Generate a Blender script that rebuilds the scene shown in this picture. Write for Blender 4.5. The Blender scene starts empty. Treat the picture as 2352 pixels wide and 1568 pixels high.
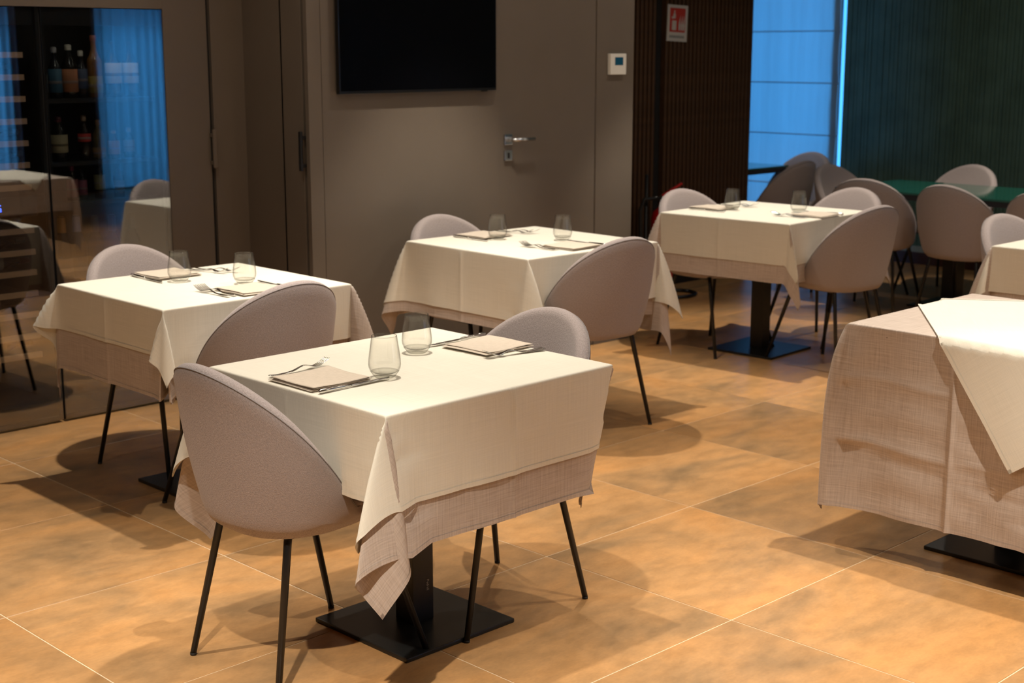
import bpy, bmesh, math, random
import numpy as np
from math import sin, cos, pi, radians, sqrt, atan2, exp
from mathutils import Vector, Matrix

random.seed(4)
SC = bpy.context.scene
COL = SC.collection

# ------------------------------------------------------------------ camera, world, exposure
CAM_H = 1.594
cam_d = bpy.data.cameras.new('camera')
cam = bpy.data.objects.new('camera', cam_d)
COL.objects.link(cam)
cam.location = (0, 0, CAM_H)
cam.rotation_euler = (radians(90 - 11.510), 0, radians(45.4747 - 90))
cam_d.sensor_width = 36.0
cam_d.lens = 36.0 * 3300.0 / 2352.0
cam_d.clip_start = 0.05
cam_d.dof.use_dof = True
cam_d.dof.focus_distance = 3.62
cam_d.dof.aperture_fstop = 5.6
SC.camera = cam

W = bpy.data.worlds.new('dusk_sky')
SC.world = W
W.use_nodes = True
bg = W.node_tree.nodes['Background']
bg.inputs[0].default_value = (0.058, 0.33, 0.78, 1)
bg.inputs[1].default_value = 4.8

SC.view_settings.view_transform = 'Standard'
SC.view_settings.look = 'None'
SC.view_settings.exposure = 0.12
SC.view_settings.gamma = 1.0
SC.view_settings.use_curve_mapping = False

LAMP_POWER = 178.0
FILL = 0.10          # wide weak wall fill added per lamp, watts relative to its beam
LAMP_COL = (1.0, 0.895, 0.755)
CEIL = 2.78
# ceiling downlights: x, y, power factor, cone degrees
LAMPS = [(2.50, 2.93, 0.75, 66), (2.86, 4.50, 1.12, 64), (4.55, 4.50, 0.95, 62), (6.22, 4.42, 1.05, 62),
         (4.24, 2.00, 1.15, 66), (6.25, 2.57, 1.0, 62), (8.75, 6.75, 0.25, 60), (8.15, 4.2, 0.85, 62),
         (0.6, 3.6, 1.35, 74), (0.9, 1.7, 1.9, 84), (3.2, 0.8, 1.7, 80), (5.5, 0.8, 1.2, 76), (8.0, 1.9, 0.7, 66), (3.62, 3.70, 0.50, 70)]  # last entry is a fill lamp added to brighten the middle table's cloth

# ------------------------------------------------------------------ material helpers
def new_mat(name):
    m = bpy.data.materials.new(name)
    m.use_nodes = True
    nt = m.node_tree
    b = nt.nodes['Principled BSDF']
    return m, nt, b

def setin(b, **kw):
    for k, v in kw.items():
        b.inputs[k.replace('_', ' ')].default_value = v

def simple(name, col, rough=0.5, metal=0.0, spec=0.5, noise=0.0, nscale=40.0, bump=0.0):
    m, nt, b = new_mat(name)
    b.inputs['Base Color'].default_value = (*col, 1)
    b.inputs['Roughness'].default_value = rough
    b.inputs['Metallic'].default_value = metal
    b.inputs['Specular IOR Level'].default_value = spec
    if noise or bump:
        tc = nt.nodes.new('ShaderNodeTexCoord')
        n = nt.nodes.new('ShaderNodeTexNoise')
        n.inputs['Scale'].default_value = nscale
        n.inputs['Detail'].default_value = 5
        nt.links.new(tc.outputs['Object'], n.inputs['Vector'])
        if noise:
            mx = nt.nodes.new('ShaderNodeMix'); mx.data_type = 'RGBA'
            mx.inputs[6].default_value = (*[c * (1 - noise) for c in col], 1)
            mx.inputs[7].default_value = (*[min(1, c * (1 + noise)) for c in col], 1)
            nt.links.new(n.outputs['Fac'], mx.inputs[0])
            nt.links.new(mx.outputs[2], b.inputs['Base Color'])
        if bump:
            bp = nt.nodes.new('ShaderNodeBump')
            bp.inputs['Strength'].default_value = bump
            bp.inputs['Distance'].default_value = 0.002
            nt.links.new(n.outputs['Fac'], bp.inputs['Height'])
            nt.links.new(bp.outputs['Normal'], b.inputs['Normal'])
    return m

def woven(name, c1, c2, warp=350.0, along=14.0, bump=0.25, sheen=0.2, rough=0.9, coarse=0.0, mixpow=0.5):
    """cloth whose threads follow the UV directions (UV is in metres)"""
    m, nt, b = new_mat(name)
    uv = nt.nodes.new('ShaderNodeUVMap')
    outs = []
    for sc in ((warp, along, 1), (along, warp, 1)):
        mp = nt.nodes.new('ShaderNodeMapping')
        mp.inputs['Scale'].default_value = sc
        nt.links.new(uv.outputs[0], mp.inputs[0])
        n = nt.nodes.new('ShaderNodeTexNoise')
        n.inputs['Scale'].default_value = 1.0
        n.inputs['Detail'].default_value = 3
        nt.links.new(mp.outputs[0], n.inputs['Vector'])
        outs.append(n.outputs['Fac'])
    ad = nt.nodes.new('ShaderNodeMath'); ad.operation = 'ADD'
    nt.links.new(outs[0], ad.inputs[0]); nt.links.new(outs[1], ad.inputs[1])
    rmp = nt.nodes.new('ShaderNodeMapRange')
    rmp.inputs[1].default_value = 1.0 - mixpow * 0.5
    rmp.inputs[2].default_value = 1.0 + mixpow * 0.5
    nt.links.new(ad.outputs[0], rmp.inputs[0])
    mx = nt.nodes.new('ShaderNodeMix'); mx.data_type = 'RGBA'
    mx.inputs[6].default_value = (*c1, 1); mx.inputs[7].default_value = (*c2, 1)
    nt.links.new(rmp.outputs[0], mx.inputs[0])
    nt.links.new(mx.outputs[2], b.inputs['Base Color'])
    bp = nt.nodes.new('ShaderNodeBump')
    bp.inputs['Strength'].default_value = bump
    bp.inputs['Distance'].default_value = 0.001
    if coarse:
        mp = nt.nodes.new('ShaderNodeMapping'); mp.inputs['Scale'].default_value = (coarse, coarse, 1)
        nt.links.new(uv.outputs[0], mp.inputs[0])
        w = nt.nodes.new('ShaderNodeTexVoronoi'); w.inputs['Scale'].default_value = 1.0
        nt.links.new(mp.outputs[0], w.inputs['Vector'])
        a2 = nt.nodes.new('ShaderNodeMath'); a2.operation = 'SUBTRACT'
        nt.links.new(ad.outputs[0], a2.inputs[0]); nt.links.new(w.outputs['Distance'], a2.inputs[1])
        nt.links.new(a2.outputs[0], bp.inputs['Height'])
    else:
        nt.links.new(ad.outputs[0], bp.inputs['Height'])
    nt.links.new(bp.outputs['Normal'], b.inputs['Normal'])
    b.inputs['Roughness'].default_value = rough
    b.inputs['Specular IOR Level'].default_value = 0.15
    b.inputs['Sheen Weight'].default_value = sheen
    b.inputs['Sheen Roughness'].default_value = 0.5
    return m

M = {}
M['cream'] = woven('cream_cloth', (0.70, 0.667, 0.575), (0.80, 0.763, 0.668), 500, 6, 0.08, 0.05, 0.85, mixpow=0.7)
M['beige'] = woven('beige_linen', (0.40, 0.325, 0.275), (0.60, 0.515, 0.455), 260, 9, 0.35, 0.1, 0.95, mixpow=0.75)
M['napkin'] = woven('napkin_linen', (0.56, 0.485, 0.40), (0.67, 0.585, 0.49), 500, 40, 0.2, 0.1, 0.95)
M['chair'] = woven('chair_fabric', (0.27, 0.228, 0.222), (0.40, 0.345, 0.335), 620, 160, 0.5, 0.15, 0.95, coarse=330)
M['seam'] = simple('seam_thread', (0.20, 0.18, 0.18), 0.8)
M['black'] = simple('black_metal', (0.006, 0.006, 0.007), 0.38, 0.0, 0.5)
M['plate'] = simple('black_plate', (0.012, 0.013, 0.013), 0.33, 0.0, 0.5, bump=0.05, nscale=300)
M['board'] = simple('table_board', (0.10, 0.08, 0.06), 0.6)
M['panel'] = simple('wall_panel', (0.142, 0.115, 0.090), 0.5, 0, 0.3, noise=0.06, nscale=6)
M['panel_dark'] = simple('dark_wall', (0.02, 0.017, 0.015), 0.6, 0, 0.3, noise=0.1)
M['gap'] = simple('shadow_gap', (0.006, 0.005, 0.005), 0.9)
M['slat'] = simple('slat_wood', (0.085, 0.043, 0.021), 0.5, 0, 0.35, noise=0.35, nscale=30)
M['slat_back'] = simple('slat_backing', (0.006, 0.003, 0.002), 0.9)
M['green'] = simple('green_panel', (0.085, 0.155, 0.132), 0.75, 0, 0.12, noise=0.35, nscale=5)
M['greentop'] = simple('green_glass_top', (0.010, 0.085, 0.060), 0.08, 0, 0.6)
M['skirt'] = simple('brown_skirting', (0.05, 0.016, 0.010), 0.5)
M['pale'] = simple('pale_trim', (0.30, 0.36, 0.33), 0.6)
M['ceil'] = simple('ceiling_paint', (0.20, 0.18, 0.16), 0.9)
M['steel'] = simple('polished_steel', (0.62, 0.60, 0.57), 0.14, 1.0)
M['chrome'] = simple('satin_chrome', (0.62, 0.64, 0.66), 0.25, 1.0)
M['white'] = simple('white_plastic', (0.78, 0.75, 0.68), 0.5)
M['screen'] = simple('tv_screen', (0.002, 0.002, 0.003), 0.12, 0, 0.5)
M['bezel'] = simple('tv_bezel', (0.004, 0.004, 0.004), 0.35)
M['lcd'] = simple('thermostat_screen', (0.012, 0.09, 0.17), 0.2)
M['red'] = simple('red_paint', (0.55, 0.01, 0.012), 0.3)
M['redsign'] = simple('red_sign', (0.50, 0.035, 0.02), 0.6)
M['signwhite'] = simple('white_sign', (0.58, 0.56, 0.50), 0.6)
M['signgrey'] = simple('grey_print', (0.22, 0.23, 0.20), 0.7)
M['rubber'] = simple('black_rubber', (0.012, 0.012, 0.012), 0.6)
M['shelfwood'] = simple('beech_shelf', (0.66, 0.44, 0.28), 0.6, 0, 0.3, noise=0.15, nscale=25)
M['cab'] = simple('cabinet_black', (0.008, 0.008, 0.009), 0.5)
M['grout'] = simple('pale_grout', (0.66, 0.53, 0.36), 0.8)
M['curtain_dark'] = simple('dark_curtain', (0.03, 0.04, 0.06), 0.9)

# stone tile
def tile_mat():
    m, nt, b = new_mat('stone_tile')
    geo = nt.nodes.new('ShaderNodeNewGeometry')
    oi = nt.nodes.new('ShaderNodeObjectInfo')
    off = nt.nodes.new('ShaderNodeVectorMath'); off.operation = 'SCALE'
    off.inputs[3].default_value = 37.0
    cmb = nt.nodes.new('ShaderNodeCombineXYZ')
    nt.links.new(oi.outputs['Random'], cmb.inputs[0]); nt.links.new(oi.outputs['Random'], cmb.inputs[1])
    nt.links.new(cmb.outputs[0], off.inputs[0])
    add = nt.nodes.new('ShaderNodeVectorMath'); add.operation = 'ADD'
    nt.links.new(geo.outputs['Position'], add.inputs[0]); nt.links.new(off.outputs[0], add.inputs[1])
    mp = nt.nodes.new('ShaderNodeMapping'); mp.inputs['Scale'].default_value = (0.55, 1.0, 1)
    nt.links.new(add.outputs[0], mp.inputs[0])
    n1 = nt.nodes.new('ShaderNodeTexNoise'); n1.inputs['Scale'].default_value = 3.2; n1.inputs['Detail'].default_value = 6; n1.inputs['Roughness'].default_value = 0.55
    n1.inputs['Distortion'].default_value = 0.5
    n2 = nt.nodes.new('ShaderNodeTexNoise'); n2.inputs['Scale'].default_value = 16; n2.inputs['Detail'].default_value = 8; n2.inputs['Roughness'].default_value = 0.65
    n3 = nt.nodes.new('ShaderNodeTexNoise'); n3.inputs['Scale'].default_value = 130; n3.inputs['Detail'].default_value = 4
    for n in (n1, n2, n3): nt.links.new(mp.outputs[0], n.inputs['Vector'])
    r1 = nt.nodes.new('ShaderNodeValToRGB')
    e = r1.color_ramp.elements
    e[0].position = 0.24; e[0].color = (0.24, 0.160, 0.085, 1)
    e[1].position = 0.72; e[1].color = (0.64, 0.325, 0.118, 1)
    k = e.new(0.40); k.color = (0.44, 0.258, 0.118, 1)
    k = e.new(0.52); k.color = (0.56, 0.310, 0.130, 1)
    nt.links.new(n1.outputs['Fac'], r1.inputs[0])
    r2 = nt.nodes.new('ShaderNodeValToRGB')
    e = r2.color_ramp.elements
    e[0].position = 0.36; e[0].color = (0.60, 0.58, 0.55, 1)
    e[1].position = 0.60; e[1].color = (1.08, 1.05, 1.0, 1)
    nt.links.new(n2.outputs['Fac'], r2.inputs[0])
    mu = nt.nodes.new('ShaderNodeMix'); mu.data_type = 'RGBA'; mu.blend_type = 'MULTIPLY'; mu.inputs[0].default_value = 0.42
    nt.links.new(r1.outputs[0], mu.inputs[6]); nt.links.new(r2.outputs[0], mu.inputs[7])
    mu2 = nt.nodes.new('ShaderNodeMix'); mu2.data_type = 'RGBA'; mu2.blend_type = 'MULTIPLY'; mu2.inputs[0].default_value = 0.25
    nt.links.new(mu.outputs[2], mu2.inputs[6]); nt.links.new(n3.outputs['Fac'], mu2.inputs[7])
    hs = nt.nodes.new('ShaderNodeHueSaturation')
    vr = nt.nodes.new('ShaderNodeMapRange'); vr.inputs[3].default_value = 0.86; vr.inputs[4].default_value = 1.12
    nt.links.new(oi.outputs['Random'], vr.inputs[0]); nt.links.new(vr.outputs[0], hs.inputs['Value'])
    nt.links.new(mu2.outputs[2], hs.inputs['Color'])
    nt.links.new(hs.outputs[0], b.inputs['Base Color'])
    rr = nt.nodes.new('ShaderNodeMapRange'); rr.inputs[3].default_value = 0.22; rr.inputs[4].default_value = 0.42
    nt.links.new(n2.outputs['Fac'], rr.inputs[0]); nt.links.new(rr.outputs[0], b.inputs['Roughness'])
    bp = nt.nodes.new('ShaderNodeBump'); bp.inputs['Strength'].default_value = 0.06; bp.inputs['Distance'].default_value = 0.002
    nt.links.new(n2.outputs['Fac'], bp.inputs['Height']); nt.links.new(bp.outputs['Normal'], b.inputs['Normal'])
    b.inputs['Specular IOR Level'].default_value = 0.45
    return m
M['tile'] = tile_mat()

def pane_mat(name, refl0, refl1, tint, edge=None):
    """thin clear glass: mostly transparent with a mirror coat that grows at grazing angles"""
    m = bpy.data.materials.new(name); m.use_nodes = True
    nt = m.node_tree; nt.nodes.clear()
    out = nt.nodes.new('ShaderNodeOutputMaterial')
    tr = nt.nodes.new('ShaderNodeBsdfTransparent'); tr.inputs[0].default_value = (*tint, 1)
    gl = nt.nodes.new('ShaderNodeBsdfGlossy'); gl.inputs['Roughness'].default_value = 0.01
    gl.inputs[0].default_value = (1, 1, 1, 1)
    lw = nt.nodes.new('ShaderNodeLayerWeight'); lw.inputs[0].default_value = 0.35
    mr = nt.nodes.new('ShaderNodeMapRange'); mr.inputs[3].default_value = refl0; mr.inputs[4].default_value = refl1
    nt.links.new(lw.outputs['Fresnel'] if edge is None else lw.outputs['Facing'], mr.inputs[0])
    mx = nt.nodes.new('ShaderNodeMixShader')
    nt.links.new(mr.outputs[0], mx.inputs[0]); nt.links.new(tr.outputs[0], mx.inputs[1]); nt.links.new(gl.outputs[0], mx.inputs[2])
    if edge is not None:
        mc = nt.nodes.new('ShaderNodeMix'); mc.data_type = 'RGBA'
        mc.inputs[6].default_value = (*tint, 1); mc.inputs[7].default_value = (*edge, 1)
        pw = nt.nodes.new('ShaderNodeMath'); pw.operation = 'POWER'; pw.inputs[1].default_value = 3.2
        nt.links.new(lw.outputs['Facing'], pw.inputs[0]); nt.links.new(pw.outputs[0], mc.inputs[0])
        nt.links.new(mc.outputs[2], tr.inputs[0])
        p2 = nt.nodes.new('ShaderNodeMath'); p2.operation = 'POWER'; p2.inputs[1].default_value = 3.0
        nt.links.new(lw.outputs['Facing'], p2.inputs[0]); nt.links.new(p2.outputs[0], mr.inputs[0])
    nt.links.new(mx.outputs[0], out.inputs[0])
    return m
M['pane'] = pane_mat('cabinet_glass', 0.145, 0.5, (0.80, 0.82, 0.82))
M['window'] = pane_mat('window_glass', 0.04, 0.4, (0.95, 0.97, 0.98))
M['window_dimmed'] = pane_mat('dimmed_window_glass', 0.04, 0.4, (0.70, 0.72, 0.73))  # glass colour darkened to dim the sky light behind the blind
M['tumbler'] = pane_mat('tumbler_glass', 0.035, 0.30, (0.97, 0.97, 0.96), (0.16, 0.15, 0.13))
M['tumbler_base'] = pane_mat('tumbler_base_glass', 0.06, 0.45, (0.90, 0.90, 0.88), (0.05, 0.05, 0.045))

def glass_mat():
    m, nt, b = new_mat('thick_glass')
    setin(b, Base_Color=(0.97, 0.98, 0.97, 1), Roughness=0.0, IOR=1.48, Transmission_Weight=1.0)
    return m
M['thick'] = glass_mat()

def translucent(name, col, fac, streak=0.0, emit=None):
    m = bpy.data.materials.new(name); m.use_nodes = True
    nt = m.node_tree; nt.nodes.clear()
    out = nt.nodes.new('ShaderNodeOutputMaterial')
    d = nt.nodes.new('ShaderNodeBsdfDiffuse'); d.inputs[0].default_value = (*col, 1)
    t = nt.nodes.new('ShaderNodeBsdfTranslucent'); t.inputs[0].default_value = (*col, 1)
    mx = nt.nodes.new('ShaderNodeMixShader'); mx.inputs[0].default_value = fac
    nt.links.new(d.outputs[0], mx.inputs[1]); nt.links.new(t.outputs[0], mx.inputs[2])
    if streak:
        tc = nt.nodes.new('ShaderNodeTexCoord')
        mp = nt.nodes.new('ShaderNodeMapping'); mp.inputs['Scale'].default_value = (9, 9, 0.25)
        n = nt.nodes.new('ShaderNodeTexNoise'); n.inputs['Scale'].default_value = 1.6; n.inputs['Detail'].default_value = 3
        nt.links.new(tc.outputs['Object'], mp.inputs[0]); nt.links.new(mp.outputs[0], n.inputs['Vector'])
        mc = nt.nodes.new('ShaderNodeMix'); mc.data_type = 'RGBA'
        mc.inputs[6].default_value = (*[c * (1 - streak) for c in col], 1); mc.inputs[7].default_value = (*[min(1, c * (1 + streak)) for c in col], 1)
        nt.links.new(n.outputs['Fac'], mc.inputs[0])
        nt.links.new(mc.outputs[2], t.inputs[0])
    nt.links.new(mx.outputs[0], out.inputs[0])
    return m
M['blind'] = translucent('roman_blind_cloth', (0.72, 0.76, 0.78), 0.72, 0.18)
M['curtain'] = translucent('sheer_curtain', (0.82, 0.85, 0.88), 0.85, 0.12)

def emissive(name, col, s):
    m, nt, b = new_mat(name)
    b.inputs['Base Color'].default_value = (*col, 1)
    b.inputs['Emission Color'].default_value = (*col, 1)
    b.inputs['Emission Strength'].default_value = s
    return m
M['lamp'] = emissive('lamp_face', (1.0, 0.85, 0.62), 12)
M['digit'] = emissive('blue_digit', (0.05, 0.12, 1.0), 5)

# ------------------------------------------------------------------ mesh helpers
def link(o, parent=None):
    COL.objects.link(o)
    if parent is not None:
        o.parent = parent
    return o

def mesh_obj(name, verts, faces, mat, parent=None, smooth=False, uvs=None):
    me = bpy.data.meshes.new(name)
    me.from_pydata([tuple(v) for v in verts], [], [tuple(f) for f in faces])
    if uvs is not None:
        ul = me.uv_layers.new(name='UVMap')
        lv = np.zeros(len(me.loops), dtype=np.int32)
        me.loops.foreach_get('vertex_index', lv)
        ul.data.foreach_set('uv', np.asarray(uvs, dtype=np.float32)[lv].ravel())
    me.update()
    if smooth:
        me.polygons.foreach_set('use_smooth', [True] * len(me.polygons))
    me.materials.append(M[mat] if isinstance(mat, str) else mat)
    o = bpy.data.objects.new(name, me)
    return link(o, parent)

class MB:
    """collects boxes, tubes and lathes into one mesh"""
    def __init__(s): s.v = []; s.f = []
    def add(s, vs, fs):
        n = len(s.v); s.v += [tuple(v) for v in vs]; s.f += [tuple(i + n for i in f) for f in fs]; return s
    def box(s, x0, x1, y0, y1, z0, z1, b=0.0):
        if b <= 0:
            v = [(x0, y0, z0), (x1, y0, z0), (x1, y1, z0), (x0, y1, z0), (x0, y0, z1), (x1, y0, z1), (x1, y1, z1), (x0, y1, z1)]
            f = [(0, 3, 2, 1), (4, 5, 6, 7), (0, 1, 5, 4), (1, 2, 6, 5), (2, 3, 7, 6), (3, 0, 4, 7)]
            return s.add(v, f)
        bm = bmesh.new()
        bmesh.ops.create_cube(bm, size=1.0)
        for v in bm.verts:
            v.co = ((x0 + x1) / 2 + v.co.x * (x1 - x0), (y0 + y1) / 2 + v.co.y * (y1 - y0), (z0 + z1) / 2 + v.co.z * (z1 - z0))
        bmesh.ops.bevel(bm, geom=bm.edges[:] , offset=b, segments=2, profile=0.7, affect='EDGES')
        bm.verts.ensure_lookup_table()
        for i, v in enumerate(bm.verts): v.index = i
        s.add([v.co[:] for v in bm.verts], [[v.index for v in f.verts] for f in bm.faces])
        bm.free(); return s
    def tube(s, pts, rad, n=10, cap=True):
        pts = [Vector(p) for p in pts]
        if not isinstance(rad, (list, tuple)): rad = [rad] * len(pts)
        vs = []; fs = []
        t0 = (pts[1] - pts[0]).normalized()
        up = Vector((0, 0, 1)) if abs(t0.z) < 0.9 else Vector((1, 0, 0))
        u = t0.cross(up).normalized()
        for i, p in enumerate(pts):
            if i == 0: t = pts[1] - pts[0]
            elif i == len(pts) - 1: t = pts[-1] - pts[-2]
            else: t = pts[i + 1] - pts[i - 1]
            t.normalize()
            u = (u - t * u.dot(t)).normalized()
            w = t.cross(u)
            for k in range(n):
                a = 2 * pi * k / n
                vs.append(p + (u * cos(a) + w * sin(a)) * rad[i])
        for i in range(len(pts) - 1):
            for k in range(n):
                a = i * n + k; b2 = i * n + (k + 1) % n
                fs.append((a, b2, b2 + n, a + n))
        if cap:
            fs.append(tuple(range(n))[::-1]); fs.append(tuple((len(pts) - 1) * n + k for k in range(n)))
        return s.add(vs, fs)
    def lathe(s, prof, c=(0, 0, 0), n=24):
        vs = []; fs = []
        for r, z in prof:
            for k in range(n):
                a = 2 * pi * k / n
                vs.append((c[0] + r * cos(a), c[1] + r * sin(a), c[2] + z))
        for i in range(len(prof) - 1):
            for k in range(n):
                a = i * n + k; b2 = i * n + (k + 1) % n
                fs.append((a, b2, b2 + n, a + n))
        return s.add(vs, fs)
    def build(s, name, mat, parent=None, smooth=False):
        return mesh_obj(name, s.v, s.f, mat, parent, smooth)

def empty(name, loc=(0, 0, 0), rz=0.0):
    o = bpy.data.objects.new(name, None)
    o.empty_display_size = 0.1
    o.location = loc; o.rotation_euler = (0, 0, rz)
    return link(o)

def tag(o, label=None, cat=None, group=None, kind=None):
    if label: o['label'] = label
    if cat: o['category'] = cat
    if group: o['group'] = group
    if kind: o['kind'] = kind
    return o

def copy_tree(o, parent=None):
    c = o.copy(); COL.objects.link(c)
    if parent is not None: c.parent = parent
    for ch in list(o.children): copy_tree(ch, c)
    return c

# ================================================================== SETTING
X_GREEN = 9.74      # green wall plane
Y_CAB = 5.69        # glass front / left back wall
X_RET = 3.857       # return wall
Y_TV = 5.20         # television wall
X_TVR = 6.04
Y_SLAT = 6.22
X_SLATR = 8.50

# floor
floor = MB().box(-3.2, 11.2, -5.2, 9.2, -0.10, -0.0015).build('floor', 'grout')
tag(floor, 'warm brown stone tile floor with pale grout joints', 'floor', kind='structure')
P_T = 0.733; X0T, Y0T = 3.149, 2.310
tile_me = None
G = 0.0018
def tile_mesh(w):
    b = 0.0012; h = w / 2
    mb = MB()
    v = [(-h, -h, -0.006), (h, -h, -0.006), (h, h, -0.006), (-h, h, -0.006),
         (-h, -h, -b), (h, -h, -b), (h, h, -b), (-h, h, -b),
         (-h + b, -h + b, 0), (h - b, -h + b, 0), (h - b, h - b, 0), (-h + b, h - b, 0)]
    f = [(0, 1, 5, 4), (1, 2, 6, 5), (2, 3, 7, 6), (3, 0, 4, 7), (4, 5, 9, 8), (5, 6, 10, 9), (6, 7, 11, 10), (7, 4, 8, 11), (8, 9, 10, 11)]
    return v, f
tv, tf = tile_mesh(P_T - 2 * G)
rest = MB()
first_tile = None
for i in range(-9, 12):
    for j in range(-11, 10):
        cx = X0T + (i + 0.5) * P_T; cy = Y0T + (j + 0.5) * P_T
        if not (-3.1 < cx < 11.1 and -5.1 < cy < 9.1): continue
        d = sqrt(cx * cx + cy * cy); az = math.degrees(atan2(cy, cx))
        inview = cx > 0 and cy > 0 and d > 2.0 and abs(az - 45.5) < 24 + 25 / d and cx < 9.9 and cy < 7.2
        if inview:
            if first_tile is None:
                first_tile = mesh_obj('tile', tv, tf, 'tile', floor)
                t = first_tile
            else:
                t = bpy.data.objects.new('tile', first_tile.data); link(t, floor)
            t.location = (cx, cy, 0.0); t.rotation_euler = (0, 0, random.choice([0, 1, 2, 3]) * pi / 2)
        else:
            rest.add([(x + cx, y + cy, z) for x, y, z in tv], tf)
tag(rest.build('tile_field', 'tile', floor), kind='stuff')

# ceiling
ce = MB().box(-3.2, 11.2, -5.2, 9.2, CEIL, CEIL + 0.1).build('ceiling', 'ceil')
tag(ce, 'plain taupe ceiling above the dining room', 'ceiling', kind='structure')

def struct(name, mb, mat, label, cat='wall'):
    return tag(mb.build(name, mat), label, cat, kind='structure')

# outer shell walls
struct('wall_left', MB().box(-3.2, -3.1, -5.2, 9.2, 0, CEIL), 'panel_dark', 'dark side wall far to the left')

# ---- left back wall with the glazed cabinet opening  (X 2.10..3.442, Z 0..1.765)
CX0, CX1, CXM, CZT = 2.10, 3.442, 2.868, 1.765
wl = empty('wall_back'); tag(wl, 'grey brown panelled wall around the glazed wine cabinet', 'wall', kind='structure')
MB().box(-3.1, CX0, Y_CAB, Y_CAB + 0.62, 0, CEIL).build('wall_panel', 'panel', wl)
MB().box(CX0, CX1, Y_CAB, Y_CAB + 0.62, CZT, CEIL).build('wall_panel', 'panel', wl)
MB().box(CX1, 3.664, Y_CAB, Y_CAB + 0.62, 0, CEIL, 0.002).build('wall_panel', 'panel', wl)
MB().box(3.664, 3.684, Y_CAB + 0.02, Y_CAB + 0.6, 0, CEIL).build('joint', 'gap', wl)
MB().box(3.684, X_RET + 0.05, Y_CAB, Y_CAB + 0.62, 0, CEIL, 0.002).build('wall_panel', 'panel', wl)
ph = MB().box(3.655, 3.675, Y_CAB - 0.035, Y_CAB - 0.022, 1.06, 1.235, 0.003)
ph.box(3.657, 3.673, Y_CAB - 0.024, Y_CAB + 0.001, 1.075, 1.09).box(3.657, 3.673, Y_CAB - 0.024, Y_CAB + 0.001, 1.20, 1.215)
ph.build('pull_handle', 'panel', wl)

# ---- return wall (faces -X) with concealed door
wr = empty('wall_return'); tag(wr, 'dark short return wall with a concealed door beside the television wall', 'wall', kind='structure')
MB().box(X_RET, X_RET + 0.12, 5.245, Y_CAB + 0.3, 0, CEIL, 0.002).build('door_panel', 'panel', wr)
MB().box(X_RET + 0.015, X_RET + 0.12, 5.225, 5.245, 0, CEIL).build('joint', 'gap', wr)
hb = MB().box(X_RET - 0.03, X_RET - 0.018, 5.226, 5.244, 1.06, 1.235, 0.003)
hb.box(X_RET - 0.02, X_RET + 0.002, 5.228, 5.242, 1.075, 1.09).box(X_RET - 0.02, X_RET + 0.002, 5.228, 5.242, 1.20, 1.215)
hb.build('pull_handle', 'cab', wr)

# ---- television wall
wt = empty('wall_television'); tag(wt, 'grey brown panelled wall carrying the television and the flush door', 'wall', kind='structure')
DX0, DX1 = 5.030, 5.738
MB().box(X_RET, 3.930, Y_TV, Y_TV + 0.025, 0, CEIL).build('wall_panel', 'panel', wt)
MB().box(3.933, DX0 - 0.004, Y_TV, Y_TV + 0.20, 0, CEIL).build('wall_panel', 'panel', wt)
MB().box(DX1 + 0.004, X_TVR, Y_TV, Y_TV + 0.20, 0, CEIL, 0.002).build('wall_panel', 'panel', wt)
MB().box(X_TVR - 0.12, X_TVR - 0.001, Y_TV + 0.20, Y_SLAT + 0.1, 0, CEIL).build('end_panel', 'panel', wt)
MB().box(3.93, 5.8, Y_TV + 0.015, Y_TV + 0.19, 0, CEIL).build('joint', 'gap', wt)
MB().box(X_RET, X_TVR, Y_TV + 0.19, Y_TV + 0.20, 0, CEIL).build('backing', 'gap', wt)

door = empty('door_1', (DX0, Y_TV, 0)); tag(door, 'flush grey brown door with chrome lever handle right of the television', 'door', kind='structure')
MB().box(0.0, DX1 - DX0, 0.004, 0.06, 0.004, CEIL - 0.3, 0.0015).build('door_leaf', 'panel', door)
MB().box(0.0, DX1 - DX0, 0.004, 0.06, CEIL - 0.29, CEIL, 0.0015).build('top_panel', 'panel', door)
hz = 1.148
lev = MB().box(0.028, 0.080, -0.008, 0.004, hz - 0.026, hz + 0.026, 0.002).build('handle_rose', 'chrome', door)
MB().tube([(0.054, -0.006, hz), (0.054, -0.05, hz), (0.066, -0.056, hz), (0.19, -0.056, hz)], 0.0095, 10).build('lever', 'chrome', lev, True)
MB().box(0.028, 0.080, -0.008, 0.004, 1.068 - 0.026, 1.068 + 0.026, 0.002).build('lock_rose', 'chrome', door)
MB().box(0.048, 0.060, -0.0095, -0.0075, 1.068 - 0.014, 1.068 + 0.014).build('keyhole', 'gap', door)

# television
tvx0, tvx1, tvz0, tvz1 = 4.003, 4.972, 1.394, 1.955
tvo = empty('television', (tvx0, Y_TV, tvz0)); tag(tvo, 'large black flat television mounted on the grey brown wall', 'television')
w_, h_ = tvx1 - tvx0, tvz1 - tvz0
MB().box(0, w_, -0.036, -0.012, 0, h_, 0.004).build('bezel', 'bezel', tvo)
MB().box(0.008, w_ - 0.008, -0.0375, -0.0355, 0.014, h_ - 0.008).build('screen', 'screen', tvo)
MB().box(0.3, 0.68, -0.014, 0.0, 0.15, 0.42).build('wall_mount', 'bezel', tvo)
MB().box(w_ - 0.10, w_ - 0.06, -0.036, -0.03, -0.004, 0.004).build('sensor', 'bezel', tvo)

# thermostat
th = empty('thermostat', (5.892, Y_TV, 1.514)); tag(th, 'small white wall thermostat with a blue screen beside the flush door', 'thermostat')
MB().box(-0.063, 0.063, -0.022, 0.0, -0.055, 0.055, 0.004).build('housing', 'white', th)
MB().box(-0.028, 0.036, -0.0235, -0.021, -0.006, 0.036).build('screen', 'lcd', th)

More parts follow.
